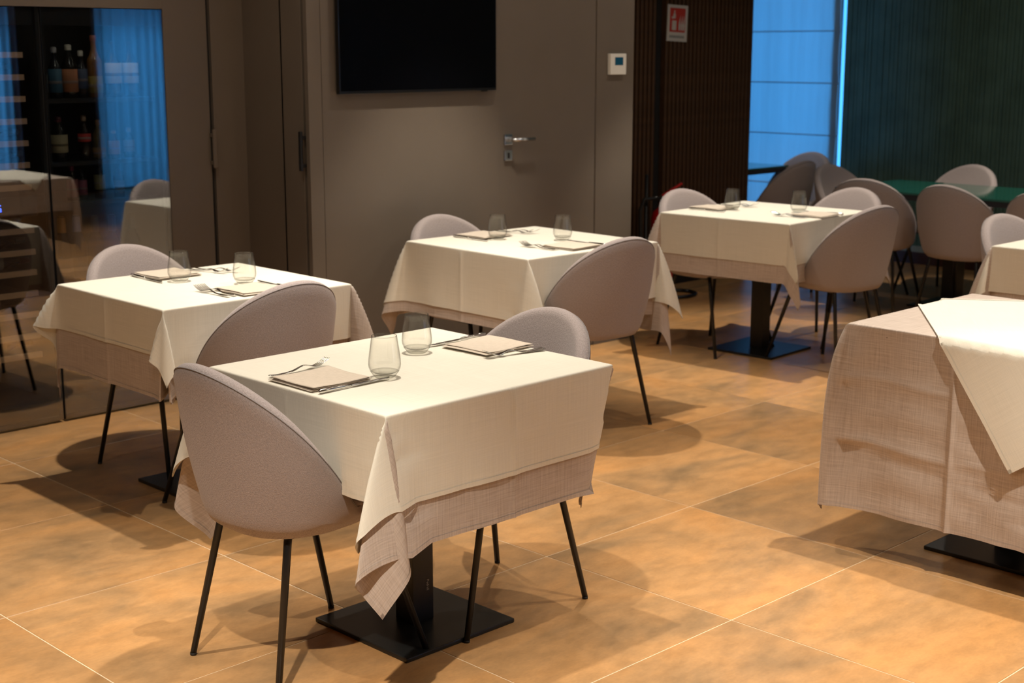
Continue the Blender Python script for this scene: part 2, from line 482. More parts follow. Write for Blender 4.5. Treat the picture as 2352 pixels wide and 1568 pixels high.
# ---- slatted timber wall
ws = empty('wall_slatted'); tag(ws, 'dark brown wall of narrow vertical timber slats behind the far table', 'wall', kind='structure')
MB().box(X_TVR - 0.2, X_SLATR, Y_SLAT + 0.02, Y_SLAT + 0.10, 0, CEIL).build('backing', 'slat_back', ws)
MB().box(X_SLATR - 0.006, X_SLATR + 0.002, Y_SLAT - 0.004, Y_SLAT + 0.10, 0, CEIL).build('edge_strip', 'slat', ws)
MB().box(X_TVR, X_SLATR - 0.01, Y_SLAT - 0.012, Y_SLAT + 0.02, 0, 0.075).build('baseboard', 'cab', ws)
MB().box(7.445, 7.492, Y_SLAT - 0.002, Y_SLAT + 0.022, 0.075, CEIL).build('joint', 'gap', ws)
sl = None
x = X_SLATR - 0.028
while x > 6.75:
    if not (7.43 < x < 7.505):
        if sl is None:
            sl = MB().box(-0.0125, 0.0125, -0.018, 0.022, 0.0, CEIL - 0.076, 0.002).build('slat', 'slat', ws); o = sl
        else:
            o = bpy.data.objects.new('slat', sl.data); link(o, ws)
        o.location = (x, Y_SLAT, 0.075)
    x -= 0.0425

# sign on the slats
sg = empty('fire_sign', (7.636, Y_SLAT - 0.0195, 1.760)); tag(sg, 'white and red fire extinguisher sign on the dark slatted wall', 'sign')
sg.rotation_euler = (0, radians(2.2), 0)
MB().box(-0.105, 0.105, -0.004, 0.0, -0.118, 0.118).build('board', 'signwhite', sg)
MB().box(-0.080, 0.080, -0.0052, -0.0035, -0.058, 0.098).build('red_field', 'redsign', sg)
ic = MB().box(-0.058, -0.014, -0.0062, -0.005, -0.046, 0.016).box(-0.048, -0.024, -0.0062, -0.005, 0.030, 0.060).box(-0.040, -0.030, -0.0062, -0.005, 0.055, 0.082).box(-0.062, -0.044, -0.0062, -0.005, 0.028, 0.042)
ic.build('extinguisher_symbol', 'signwhite', sg)
fl = MB()
for k, (fx, fz) in enumerate(((0.022, -0.03), (0.045, -0.03), (0.066, -0.03))):
    fl.add([(fx - 0.010, -0.0062, fz - 0.016), (fx + 0.004, -0.0062, fz - 0.016), (fx + 0.010, -0.0062, fz + 0.03), (fx + 0.002, -0.0062, fz + 0.02), (fx + 0.008, -0.0062, fz + 0.085), (fx - 0.010, -0.0062, fz + 0.03)], [(0, 1, 2, 3, 4, 5)])
fl.build('flame_symbol', 'signwhite', sg)
tx = MB()
for k in range(9): tx.box(-0.078 + k * 0.0175, -0.066 + k * 0.0175, -0.0052, -0.0035, -0.096, -0.080)
tx.build('text_line', 'signgrey', sg)

# ---- window wall / green wall   (plane X = X_GREEN)
WY0, WY1, WZ0, WZ1 = 6.245, 7.75, 0.12, 2.45
gw = empty('wall_right'); tag(gw, 'dark green wall of narrow vertical strips at the back right', 'wall', kind='structure')
MB().box(X_GREEN + 0.02, X_GREEN + 0.25, -5.2, WY0, 0, CEIL).build('wall_core', 'green', gw)
MB().box(X_GREEN + 0.02, X_GREEN + 0.25, WY0, 9.2, 0, WZ0).build('sill_wall', 'panel_dark', gw)
MB().box(X_GREEN + 0.02, X_GREEN + 0.25, WY0, 9.2, WZ1, CEIL).build('head_wall', 'panel_dark', gw)
MB().box(X_GREEN + 0.02, X_GREEN + 0.25, WY1, 9.2, WZ0, WZ1).build('jamb_wall', 'panel_dark', gw)
rs = random.Random(9)
y = WY0 - 0.002
strip_rest = MB()
while y > -5.0:
    w = rs.choice([0.028, 0.036, 0.044, 0.052, 0.030])
    dpt = rs.uniform(0.0, 0.006)
    if y > 4.45:
        MB().box(X_GREEN - dpt, X_GREEN + 0.022, y - w + 0.004, y, 0.135, CEIL).build('panel_strip', 'green', gw)
    else:
        strip_rest.box(X_GREEN - dpt, X_GREEN + 0.022, y - w + 0.004, y, 0.135, CEIL)
    y -= w
tag(strip_rest.build('strip_field', 'green', gw), kind='stuff')
bb = empty('baseboard_right'); tag(bb, 'brown skirting with a pale top strip below the green wall', 'baseboard', kind='structure')
MB().box(X_GREEN - 0.014, X_GREEN + 0.02, -5.0, WY0, 0, 0.090).build('skirting', 'skirt', bb)
MB().box(X_GREEN - 0.010, X_GREEN + 0.02, -5.0, WY0, 0.090, 0.135).build('top_strip', 'pale', bb)
ol = empty('wall_socket', (X_GREEN - 0.006, 5.44, 0.30)); tag(ol, 'small dark socket plate low on the green wall', 'socket')
MB().box(-0.008, 0.0, -0.06, 0.06, -0.04, 0.04, 0.002).build('plate', 'bezel', ol)
MB().box(-0.010, -0.007, -0.015, 0.015, -0.015, 0.015).build('insert', 'gap', ol)

win = empty('window_1'); tag(win, 'tall window glowing blue behind a pale roman blind', 'window', kind='structure')
fr = MB().box(X_GREEN + 0.09, X_GREEN + 0.15, WY0, WY0 + 0.02, WZ0, WZ1).box(X_GREEN + 0.09, X_GREEN + 0.15, WY1 - 0.06, WY1, WZ0, WZ1)
fr.box(X_GREEN + 0.09, X_GREEN + 0.15, WY0, WY1, WZ0, WZ0 + 0.05).box(X_GREEN + 0.09, X_GREEN + 0.15, WY0, WY1, WZ1 - 0.05, WZ1)
fr.build('window_frame', 'cab', win)
MB().box(X_GREEN + 0.036, X_GREEN + 0.062, WY0 + 0.070, WY0 + 0.130, WZ0, WZ1).build('mullion', 'pale', win)
MB().box(X_GREEN + 0.115, X_GREEN + 0.121, WY0 + 0.02, WY1 - 0.06, WZ0 + 0.05, WZ1 - 0.05).build('pane', 'window_dimmed', win)

bl = empty('roman_blind', (X_GREEN, 0, 0)); tag(bl, 'pale roman blind lit blue from outside beside the slatted wall', 'blind')
vs = []; fs = []; ny = 60
zs = []
battens = [0.12, 0.525, 0.925, 1.330, 1.730, 2.13, 2.52]
for a, b2 in zip(battens[:-1], battens[1:]):
    for k in range(8): zs.append(a + (b2 - a) * k / 8)
zs.append(battens[-1])
for z in zs:
    seg = [b for b in battens if b <= z + 1e-6][-1]
    nxt = [b for b in battens if b > z + 1e-6]
    t = (z - seg) / ((nxt[0] - seg) if nxt else 1)
    for k in range(ny + 1):
        yy = WY0 + 0.055 + (WY1 + 0.1 - WY0 - 0.055) * k / ny
        xx = 0.030 - 0.012 * sin(pi * t) + 0.002 * sin(yy * 37 + z * 2)
        vs.append((xx, yy, z))
for r in range(len(zs) - 1):
    for k in range(ny):
        a = r * (ny + 1) + k
        fs.append((a, a + 1, a + ny + 2, a + ny + 1))
mesh_obj('blind_cloth', vs, fs, 'blind', bl, True)
for b in battens[1:-1]:
    MB().tube([(0.024, WY0 + 0.055, b), (0.024, WY1 + 0.1, b)], 0.006, 8).build('batten', 'blind', bl)

# back recess wall behind the slatted partition
struct('wall_recess', MB().box(6.0, 11.2, 8.4, 8.5, 0, CEIL), 'panel_dark', 'dark wall of the recess behind the slatted partition')

# ---- opposite wall with curtained windows, seen only mirrored in the cabinet glass
YO = -3.6
wo = empty('wall_front'); tag(wo, 'dark wall with curtained windows, mirrored in the cabinet glass', 'wall', kind='structure')
opens = [(5.6, 7.16), (8.20, 9.25)]
xs = [-3.1] + [v for o in opens for v in o] + [X_GREEN + 0.1]
for a, b2 in zip(xs[0::2], xs[1::2]):
    MB().box(a, b2, YO - 0.2, YO, 0, CEIL).build('wall_panel', 'panel_dark', wo)
for k, (a, b2) in enumerate(opens):
    MB().box(a, b2, YO - 0.2, YO, 2.5, CEIL).build('head_panel', 'panel_dark', wo)
    wn = empty('window_%d' % (k + 2)); tag(wn, ['wide curtained window nearer the left, mirrored in the cabinet glass', 'narrow curtained window nearer the right, mirrored in the cabinet glass'][k], 'window', kind='structure')
    MB().box(a, b2, YO - 0.14, YO - 0.134, 0.0, 2.5).build('pane', 'window', wn)
    MB().box(a, b2, YO - 0.16, YO - 0.12, 0.0, 0.06).box(a, b2, YO - 0.16, YO - 0.12, 2.44, 2.5).box(a, a + 0.05, YO - 0.16, YO - 0.12, 0, 2.5).box(b2 - 0.05, b2, YO - 0.16, YO - 0.12, 0, 2.5).build('window_frame', 'cab', wn)
    MB().box(a, b2, YO - 0.19, YO - 0.18, 1.80, 2.5).build('dimming_shade', 'curtain', wn)  # panel added outside to darken the upper part of the window
    n = int((b2 - a + 0.16) / 0.012)
    vs = []; fs = []
    for r, z in enumerate((0.03, 1.25, 2.55)):
        for q in range(n + 1):
            xx = a - 0.08 + (b2 - a + 0.16) * q / n
            vs.append((xx, YO + 0.05 + 0.022 * sin(xx * 55 + 1.5 * sin(xx * 7)) , z))
    for r in range(2):
        for q in range(n):
            i0 = r * (n + 1) + q
            fs.append((i0, i0 + 1, i0 + n + 2, i0 + n + 1))
    cu = mesh_obj('curtain', vs, fs, 'curtain', None, True)
    tag(cu, ['wide sheer curtain over the left mirrored window', 'narrow sheer curtain over the right mirrored window'][k], 'curtain')

# ================================================================== DOWNLIGHTS
for k, (lx, ly, pf, cone) in enumerate(LAMPS):
    d = empty('ceiling_downlight', (lx, ly, CEIL - 0.001))
    names = ['the front table', 'the left table by the cabinet', 'the middle table', 'the table by the slatted wall', 'the right table with the long cloth',
             'the far right table', 'the small green table by the window', 'the long green table', 'the floor left of the front table', 'the floor beside the camera',
             'the floor right of the camera', 'the floor far right', 'the floor near the green wall', 'the aisle, added as fill for the middle table']
    tag(d, 'round recessed ceiling downlight above ' + names[k], 'downlight', 'ceiling downlights')
    ring = MB().lathe([(0.036, 0.0), (0.036, -0.006), (0.050, -0.006), (0.054, 0.0)], n=20).build('trim_ring', 'black', d, True)
    MB().lathe([(0.0, -0.002), (0.036, -0.002)], n=20).build('lens', 'lamp', d)
    ld = bpy.data.lights.new('downlight_beam', 'SPOT')
    ld.energy = LAMP_POWER * pf
    ld.color = LAMP_COL
    ld.spot_size = radians(cone)
    ld.spot_blend = 0.55
    ld.shadow_soft_size = 0.022
    lo = bpy.data.objects.new('downlight_beam', ld)
    link(lo, d); lo.location = (0, 0, -0.02)
    ld = bpy.data.lights.new('downlight_fill', 'SPOT')  # extra wide fill for the walls, added beside the beam
    ld.energy = LAMP_POWER * pf * FILL
    ld.color = LAMP_COL
    ld.spot_size = radians(165); ld.spot_blend = 0.6; ld.shadow_soft_size = 0.035
    lo = bpy.data.objects.new('downlight_fill', ld)
    link(lo, d); lo.location = (0, 0, -0.02)

# ================================================================== TABLES AND CLOTHS
TOPZ = 0.745
def table(name_label, c, rz, ax, ay, base_c=None, base_rz=None, text=False):
    t = empty('dining_table', (c[0], c[1], 0), rz)
    tag(t, name_label, 'table', 'pedestal dining tables')
    MB().box(-ax + 0.004, ax - 0.004, -ay + 0.004, ay - 0.004, TOPZ - 0.028, TOPZ, 0.003).build('tabletop', 'board', t)
    bx, by = (base_c[0] - c[0], base_c[1] - c[1]) if base_c else (0, 0)
    pl = MB().box(bx - 0.20, bx + 0.20, by - 0.20, by + 0.20, 0.0, 0.013, 0.004).build('base_plate', 'plate', t)
    MB().box(bx - 0.038, bx + 0.038, by - 0.038, by + 0.038, 0.013, TOPZ - 0.03, 0.003).build('column', 'black', t)
    MB().box(bx - 0.16, bx + 0.16, by - 0.025, by + 0.025, TOPZ - 0.04, TOPZ - 0.028).box(bx - 0.025, bx + 0.025, by - 0.16, by + 0.16, TOPZ - 0.04, TOPZ - 0.028).build('bracket', 'black', t)
    return t

def crom(ctrl, x):
    """monotone-parameter Catmull-Rom through (phi, p, q) controls"""
    ph = np.array([c[0] for c in ctrl], float); V = np.array([c[1:] for c in ctrl], float)
    n = len(ph)
    T = np.zeros_like(V)
    for i in range(n):
        a = max(i - 1, 0); b = min(i + 1, n - 1)
        T[i] = (V[b] - V[a]) / (ph[b] - ph[a])
    i = np.clip(np.searchsorted(ph, x) - 1, 0, n - 2)
    h = (ph[i + 1] - ph[i]); t = ((x - ph[i]) / h)[:, None]; h = h[:, None]
    return (2*t**3 - 3*t**2 + 1) * V[i] + (t**3 - 2*t**2 + t) * h * T[i] + (-2*t**3 + 3*t**2) * V[i+1] + (t**3 - t**2) * h * T[i+1]

L_AX = (-0.713, 0.701); C_AX = (-0.701, -0.713)
def lc(sx, sy, l, c):
    """(image-left, towards-camera) lean -> (outward X, outward Y) lean of corner (sx, sy)"""
    X = L_AX[0] * l + C_AX[0] * c; Y = L_AX[1] * l + C_AX[1] * c
    return sx * X, sy * Y

OPEN = [(5, .10, -.02), (25, .27, .12), (45, .30, .30), (65, .12, .27), (85, -.02, .10)]
def drape(flat, ax, ay, z, corners, R=0.6, tilt=None, waves=0.005, crease=0.003, hang=0.3, seed=0, wrinkle=0.0):
    """map flat cloth coordinates (table local) onto the table: top, skirts, conical corner folds"""
    tilt = tilt or {}
    x = flat[:, 0]; y = flat[:, 1]
    out = np.zeros((len(x), 3))
    ex = np.abs(x) - ax; ey = np.abs(y) - ay
    top = (ex <= 0) & (ey <= 0)
    out[top] = np.stack([x[top], y[top], np.full(top.sum(), z)], -1)
    sxs = np.where(x >= 0, 1, -1); sys_ = np.where(y >= 0, 1, -1)
    rng = np.random.default_rng(seed)
    phs = rng.uniform(0, 6.28, 8)
    for sx in (-1, 1):
        for sy in (-1, 1):
            m = (~top) & (sxs == sx) & (sys_ == sy)
            if not m.any(): continue
            e1 = ex[m]; e2 = ey[m]
            phi = np.degrees(np.arctan2(e1, e2)); r = np.hypot(e1, e2)
            spec = corners.get((sx, sy), OPEN)
            f1 = 15.0; f2 = 15.0
            if isinstance(spec, dict):
                f1 = spec.get('f1', 15.0); f2 = spec.get('f2', 15.0)
                ctrl0 = [(p, *lc(sx, sy, l, c)) for p, l, c in spec['lc']]
            else:
                ctrl0 = [tuple(s) for s in spec]
            ty = tilt.get((0, sy), 0.0); tx = tilt.get((sx, 0), 0.0)
            ctrl = [(-f1, -sin(radians(f1)), ty)] + ctrl0 + [(90 + f2, tx, -sin(radians(f2)))]
            pq = np.zeros((len(r), 2))
            ydom = phi < -f1; xdom = phi > 90 + f2; cone = ~(ydom | xdom)
            if cone.any(): pq[cone] = crom(ctrl, phi[cone])
            Rr = R
            mag = np.hypot(pq[:, 0], pq[:, 1]).clip(0, 0.95)
            H = Rr * (1 - np.exp(-r / Rr))
            V = r - 0.25 * mag**2 * Rr * (1 - np.exp(-2 * r / Rr)) - 0.5 * mag**2 * H * 0.35
            P = np.zeros((len(r), 3))
            P[:, 0] = sx * (ax + pq[:, 0] * H); P[:, 1] = sy * (ay + pq[:, 1] * H)
            # vertical part keeps the length of the ray
            vert = np.sqrt(np.clip(r**2 - (mag * H)**2, 0, None))
            P[:, 2] = z - vert
            # plane skirts
            for dom, isY in ((ydom, True), (xdom, False)):
                if not dom.any(): continue
                s = (x if isY else y)[m][dom]; d = (e2 if isY else e1)[dom]
                half = ax if isY else ay
                sg_ = sy if isY else sx
                t_ = ty if isY else tx
                ang = np.abs(phi[dom] + f1) if isY else np.abs(phi[dom] - 90 - f2)
                wgt = np.clip(ang / 25.0, 0, 1); wgt = wgt * wgt * (3 - 2 * wgt)
                k = (0 if isY else 2) + (1 if sg_ > 0 else 0)
                fr_ = d / max(hang, 1e-3)
                wav = waves * wgt * fr_**1.5 * (np.sin(s * 13 + phs[k]) + 0.6 * np.sin(s * 23 + phs[k + 4]))
                cr = crease * wgt * np.exp(-np.abs(s - 0.02) / 0.012) * np.clip(d / 0.03, 0, 1)
                if wrinkle:
                    e_ = half - np.abs(s)
                    cr = cr + wrinkle * np.clip(d / 0.1, 0, 1) * (4.2 * np.sin(2 * pi * e_ / 0.20 + 0.6) * np.exp(-e_ / 0.13) * np.clip(e_ / 0.03, 0, 1)
                         + np.clip(np.abs(s - 0.02) / 0.03, 0, 1) * (0.75 * np.exp(-np.abs(d - 0.17 - 0.008 * np.sin(s * 17)) / 0.010) + 0.9 * np.exp(-np.abs(d - 0.375 - 0.012 * np.sin(s * 9 + 1)) / 0.008)
                         - 0.6 * np.exp(-np.abs(d - 0.44 + 0.10 * s) / 0.012)
                         + 0.45 * np.sin(d * 60 + 14 * np.sin(s * 11)) * np.sin(s * 21 + 2) * np.clip(d / 0.3, 0, 1)))
                o_ = t_ * d + np.abs(wav) * 0.8 + wav * 0.4 + cr
                if isY:
                    P[dom, 0] = s; P[dom, 1] = sy * (ay + o_); P[dom, 2] = z - d * sqrt(max(0.1, 1 - t_ * t_))
                else:
                    P[dom, 0] = sx * (ax + o_); P[dom, 1] = s; P[dom, 2] = z - d * sqrt(max(0.1, 1 - t_ * t_))
            out[m] = P
    # ironed cross creases on the top
    tz = top
    out[tz, 2] += 0.0012 * np.exp(-((x[tz] - 0.02) / 0.005)**2) + 0.0012 * np.exp(-((y[tz] - 0.02) / 0.005)**2)
    return out

def lines(a, lo, hi, step):
    """grid lines along one axis: dense at the table edges"""
    L = [-a - s for s in np.arange(lo - 0.012, 0.02, -step)]
    L = [-a - lo] + L
    L += [-a - 0.02, -a - 0.013, -a - 0.007, -a - 0.002, -a, -a + 0.004, -a + 0.010, -a + 0.02, -a + 0.04]
    n = max(3, int((2 * a - 0.08) / 0.05))
    mid = list(np.linspace(-a + 0.04, a - 0.04, n + 1)[1:-1])
    mid += [0.008, 0.014, 0.02, 0.026, 0.032]
    L += mid
    L += [a - 0.04, a - 0.02, a - 0.010, a - 0.004, a, a + 0.002, a + 0.007, a + 0.013, a + 0.02]
    L += [a + s for s in np.arange(0.02 + step, hi - 0.012, step)] + [a + hi - 0.012, a + hi]
    L = sorted(L)
    o = [L[0]]
    for v in L[1:]:
        if v - o[-1] > 0.0015: o.append(v)
    return np.array(o)

def smooth_grid(P, w, it=3):
    P = P.copy()
    for _ in range(it):
        Q = P.copy()
        Q[1:-1, 1:-1] = 0.25 * (P[2:, 1:-1] + P[:-2, 1:-1] + P[1:-1, 2:] + P[1:-1, :-2])
        P = P * (1 - w[..., None]) + Q * w[..., None]
    return P

def grid_normals(P):
    du = np.gradient(P, axis=0); dv = np.gradient(P, axis=1)
    n = np.cross(du, dv)
    n /= np.linalg.norm(n, axis=-1, keepdims=True).clip(1e-9)
    return n

def cloth(name, label, cat, group, c, rz, ax, ay, z, over, corners, mat, R=0.6, tilt=None, waves=0.005, step=0.012, off=0.0, seed=0, crease=0.006, wrinkle=0.0):
    gx = lines(ax, over[0], over[1], step); gy = lines(ay, over[2], over[3], step)
    FX, FY = np.meshgrid(gx, gy, indexing='ij')
    flat = np.stack([FX.ravel(), FY.ravel()], -1)
    P = drape(flat, ax, ay, z, corners, R, tilt, waves, crease, hang=max(over), seed=seed, wrinkle=wrinkle).reshape(len(gx), len(gy), 3)
    de = np.minimum(np.abs(np.abs(FX) - ax), np.abs(np.abs(FY) - ay))
    w = np.clip(1 - de / 0.022, 0, 1) * 0.9
    P = smooth_grid(P, w, 4)
    if off:
        P = P + grid_normals(P) * off
    nx, ny = len(gx), len(gy)
    idx = np.arange(nx * ny).reshape(nx, ny)
    fs = np.stack([idx[:-1, :-1], idx[1:, :-1], idx[1:, 1:], idx[:-1, 1:]], -1).reshape(-1, 4)
    o = mesh_obj(name, P.reshape(-1, 3), fs.tolist(), mat, None, True, flat + 3.0)
    o.location = (c[0], c[1], 0); o.rotation_euler = (0, 0, rz)
    md = o.modifiers.new('thickness', 'SOLIDIFY'); md.thickness = 0.0010; md.offset = -1
    tag(o, label, cat, group)
    # stitched hem: a slightly raised band along the border
    N = grid_normals(P)
    vs = []; uv = []; hf = []
    def band(sel_in, sel_out, fin, fout):
        b = len(vs); n = len(sel_in)
        for a_, b_, u_, v_ in zip(sel_in, sel_out, fin, fout):
            vs.append(a_); vs.append(b_); uv.append(u_); uv.append(v_)
        for i in range(n - 1):
            hf.append((b + 2 * i, b + 2 * i + 1, b + 2 * i + 3, b + 2 * i + 2))
    up = P + N * 0.0011; dn = P - N * 0.0021
    F3 = np.stack([FX, FY], -1) + 3.0
    for S in (up, dn):
        band(S[1, :], S[0, :], F3[1, :], F3[0, :]); band(S[-2, :], S[-1, :], F3[-2, :], F3[-1, :])
        band(S[:, 1], S[:, 0], F3[:, 1], F3[:, 0]); band(S[:, -2], S[:, -1], F3[:, -2], F3[:, -1])
    mesh_obj('hem', vs, hf, mat, o, True, uv)
    return o

def dress(k, c, rz, ax, ay, tl, top_over, und_over, top_c, und_c, desc, tilt=None, R=0.6, base_c=None, step=0.013, waves=0.005, und_tilt=None):
    table('black pedestal table under the cloths, ' + desc, c, rz, ax, ay, base_c)
    cloth('undercloth', 'beige linen undercloth hanging below the cream cloth, ' + desc, 'tablecloth', 'beige undercloths', c, rz, ax, ay, TOPZ + 0.006,
          und_over, und_c, 'beige', R, und_tilt if und_tilt is not None else tilt, waves, step, -0.0035, k)
    cloth('tablecloth', 'cream cotton tablecloth with ironed creases, ' + desc, 'tablecloth', 'cream tablecloths', c, rz, ax, ay, TOPZ + 0.0085,
          top_over, top_c, 'cream', R, tilt, waves, step, 0.0, k)

TZ = TOPZ + 0.0105   # height of the laid cloth surface

# T2: the front table
T2 = (2.475, 2.905); A2 = (0.402, 0.375)
near_top = {'f1': 20, 'f2': 17, 'lc': [(-18, -.245, -.15), (-14, -.215, -.02), (0, -.11, .10), (20, .06, .25), (34, .20, .33), (41, .28, .32), (46, .25, .20), (62, .06, .00), (85, .02, -.20)]}
near_und = {'f1': 20, 'f2': 17, 'lc': [(-18, -.245, -.15), (-14, -.215, -.02), (0, -.10, .10), (14, .06, .22), (26, .20, .30), (31, .25, .28), (36, .20, .17), (45, .04, .12), (58, -.15, .03), (66, -.16, -.08), (85, -.02, -.20)]}
left_top = {'lc': [(5, .08, -.12), (22, .26, -.22), (45, .44, -.02), (64, .32, .18), (84, .06, .14)]}
left_und = {'lc': [(5, .08, -.12), (20, .26, -.22), (34, .38, -.04), (45, .04, .02), (60, -.08, .14), (75, .0, .16), (88, .0, .06)]}
right_wrap = {'lc': [(-2, .23, .00), (18, .26, -.30), (45, .24, -.50), (64, .26, -.34), (84, .28, -.12)]}
back_any = OPEN
dress(2, T2, 0.0, A2[0], A2[1], 'front', (0.235, 0.235, 0.232, 0.235), (0.345, 0.36, 0.345, 0.345),
      {(-1, -1): near_top, (-1, 1): left_top, (1, -1): right_wrap, (1, 1): back_any},
      {(-1, -1): near_und, (-1, 1): left_und, (1, -1): right_wrap, (1, 1): back_any},
      'on the nearest table', tilt={(1, 0): -0.16, (-1, 0): -0.05}, und_tilt={(1, 0): -0.18, (-1, 0): -0.42}, base_c=(2.495, 2.93), step=0.009)

# T1: left table by the cabinet
T1 = (2.835, 4.485); A1 = (0.390, 0.370)
t1_left = {'lc': [(5, .02, -.12), (20, .10, -.24), (45, .20, -.16), (58, .52, .02), (66, .60, .06), (76, .34, .10), (90, .06, .06)]}
t1_near = {'lc': [(3, -.08, .02), (18, -.22, .12), (32, -.12, .22), (45, -.02, .24), (58, .10, .20), (72, .30, .22), (86, .14, .06)]}
dress(1, T1, radians(-0.6), A1[0], A1[1], 'left', (0.165, 0.26, 0.20, 0.28), (0.310, 0.31, 0.31, 0.31),
      {(-1, 1): t1_left, (-1, -1): t1_near}, {(-1, 1): {'lc': [(10, .05, -.10), (45, .10, -.12), (80, .06, .02)]}, (-1, -1): {'lc': [(2, -.05, .0), (20, .0, -.16), (45, .10, -.88), (65, .10, -.55), (86, .10, -.02)]}},
      'on the left table beside the wine cabinet', und_tilt={(0, -1): -0.22}, step=0.011)

# T3: middle table
T3 = (4.53, 4.480); A3 = (0.400, 0.395)
t3_left = {'lc': [(5, .04, -.08), (22, .18, -.20), (45, .26, -.14), (62, .44, .02), (74, .30, .12), (88, .06, .06)]}
t3_near = {'f2': 22, 'lc': [(0, -.10, -.10), (14, -.18, -.10), (28, -.30, .02), (38, -.36, .16), (46, -.33, .24), (65, -.12, .24), (88, .12, .10), (105, .22, -.12)]}
dress(3, T3, radians(-1.5), A3[0], A3[1], 'middle', (0.270, 0.27, 0.25, 0.27), (0.315, 0.40, 0.33, 0.33),
      {(-1, 1): t3_left, (-1, -1): t3_near, (1, -1): OPEN}, {(-1, 1): t3_left, (-1, -1): t3_near, (1, -1): [(8, .06, -.02), (30, .10, .03), (45, .13, .14), (70, .03, .12), (88, .0, .04)]},
      'on the middle table below the television', und_tilt={(0, -1): -0.22}, step=0.013)

# T4: table by the slatted wall
T4 = (6.255, 4.455); A4 = (0.395, 0.395)
t4_near = {'lc': [(0, -.06, .04), (20, -.16, .20), (38, -.16, .28), (48, -.10, .20), (62, .0, .06), (80, .06, -.08)]}
dress(4, T4, radians(3.0), A4[0], A4[1], 'far', (0.210, 0.21, 0.21, 0.21), (0.300, 0.30, 0.30, 0.30),
      {(-1, -1): t4_near}, {(-1, -1): t4_near}, 'on the far table before the slatted wall', base_c=(6.30, 4.49), step=0.014)

# T6: far right table, cut by the frame
T6 = (6.255, 2.570); A6 = (0.400, 0.400)
t6_left = {'lc': [(5, .04, -.06), (25, .22, -.12), (45, .36, .04), (65, .26, .22), (86, .06, .10)]}
dress(6, T6, 0.0, A6[0], A6[1], 'far right', (0.20, 0.21, 0.21, 0.22), (0.31, 0.31, 0.31, 0.31),
      {(-1, 1): t6_left}, {}, 'on the far right table', step=0.014)

# T5: right table, long beige cloth with a turned cream overlay
T5 = (4.270, 2.030); A5 = (0.400, 0.400)
table('black pedestal table under the long beige cloth at the right', T5, 0.0, A5[0], A5[1])
t5_left = {'f1': 12, 'f2': 6, 'lc': [(10, .00, -.20), (40, .05, -.75), (60, .20, -.70), (74, .40, -.36), (83, .52, -.06), (89, .38, .12), (93, .16, .12)]}
cloth('undercloth', 'long creased beige linen cloth hanging almost to the floor at the right', 'tablecloth', 'beige undercloths', T5, 0.0, 0.40, 0.40, TOPZ + 0.006,
      (0.60, 0.45, 0.34, 0.22), {(-1, 1): t5_left}, 'beige', 0.13, None, 0.010, 0.010, -0.002, 11, crease=0.012, wrinkle=0.0055)

def overlay():
    v0 = np.array([4.404 - T5[0], 2.506 - T5[1]])
    d1 = np.array([-0.809, -0.588]); d2 = np.array([0.588, -0.809]); Ls = 1.12
    n = 96
    t = np.linspace(0, Ls, n + 1)
    U, V = np.meshgrid(t, t, indexing='ij')
    F = v0 + U[..., None] * d1 + V[..., None] * d2
    flat = F.reshape(-1, 2)
    P = drape(flat, 0.402, 0.402, TOPZ + 0.0085, {(-1, 1): t5_left}, 0.13, {(-1, 0): 0.03}, 0.006, 0.0, hang=0.5, seed=11).reshape(n + 1, n + 1, 3)
    de = np.minimum(np.abs(np.abs(F[..., 0]) - 0.402), np.abs(np.abs(F[..., 1]) - 0.402))
    P = smooth_grid(P, np.clip(1 - de / 0.025, 0, 1) * 0.9, 3)
    # fold crease of the overlay
    P[..., 2] += 0.0015 * np.exp(-((U - 0.56) / 0.006)**2) + 0.0015 * np.exp(-((V - 0.56) / 0.006)**2)
    N = grid_normals(P)
    if N[n // 2, n // 2, 2] < 0: N = -N; flip = True
    else: flip = False
    hangm = (P[..., 2] < TOPZ - 0.01)
    P = P + N * (0.0012 + 0.008 * hangm[..., None])
    idx = np.arange((n + 1)**2).reshape(n + 1, n + 1)
    q = [idx[:-1, :-1], idx[1:, :-1], idx[1:, 1:], idx[:-1, 1:]]
    if flip: q = q[::-1]
    fs = np.stack(q, -1).reshape(-1, 4)
    uv = np.stack([U.ravel(), V.ravel()], -1)
    o = mesh_obj('overlay_cloth', P.reshape(-1, 3), fs.tolist(), 'cream', None, True, uv)
    o.location = (T5[0], T5[1], 0)
    md = o.modifiers.new('thickness', 'SOLIDIFY'); md.thickness = 0.0010; md.offset = -1
    tag(o, 'cream overlay cloth turned diagonally over the long beige cloth at the right', 'tablecloth')
    up = P + N * 0.0013
    vs = []; hv = []; hf = []
    def band(a, b, ua, ub):
        s = len(vs)
        for p, r, m1, m2 in zip(a, b, ua, ub): vs.extend([p, r]); hv.extend([m1, m2])
        for i in range(len(a) - 1): hf.append((s + 2*i, s + 2*i + 1, s + 2*i + 3, s + 2*i + 2))
    UV = np.stack([U, V], -1)
    band(up[:, 1], up[:, 0], UV[:, 1], UV[:, 0]); band(up[0, :], up[1, :], UV[0, :], UV[1, :])
    band(up[-1, :], up[-2, :], UV[-1, :], UV[-2, :]); band(up[:, -1], up[:, -2], UV[:, -1], UV[:, -2])
    mesh_obj('hem', vs, hf, 'cream', o, True, hv)
overlay()

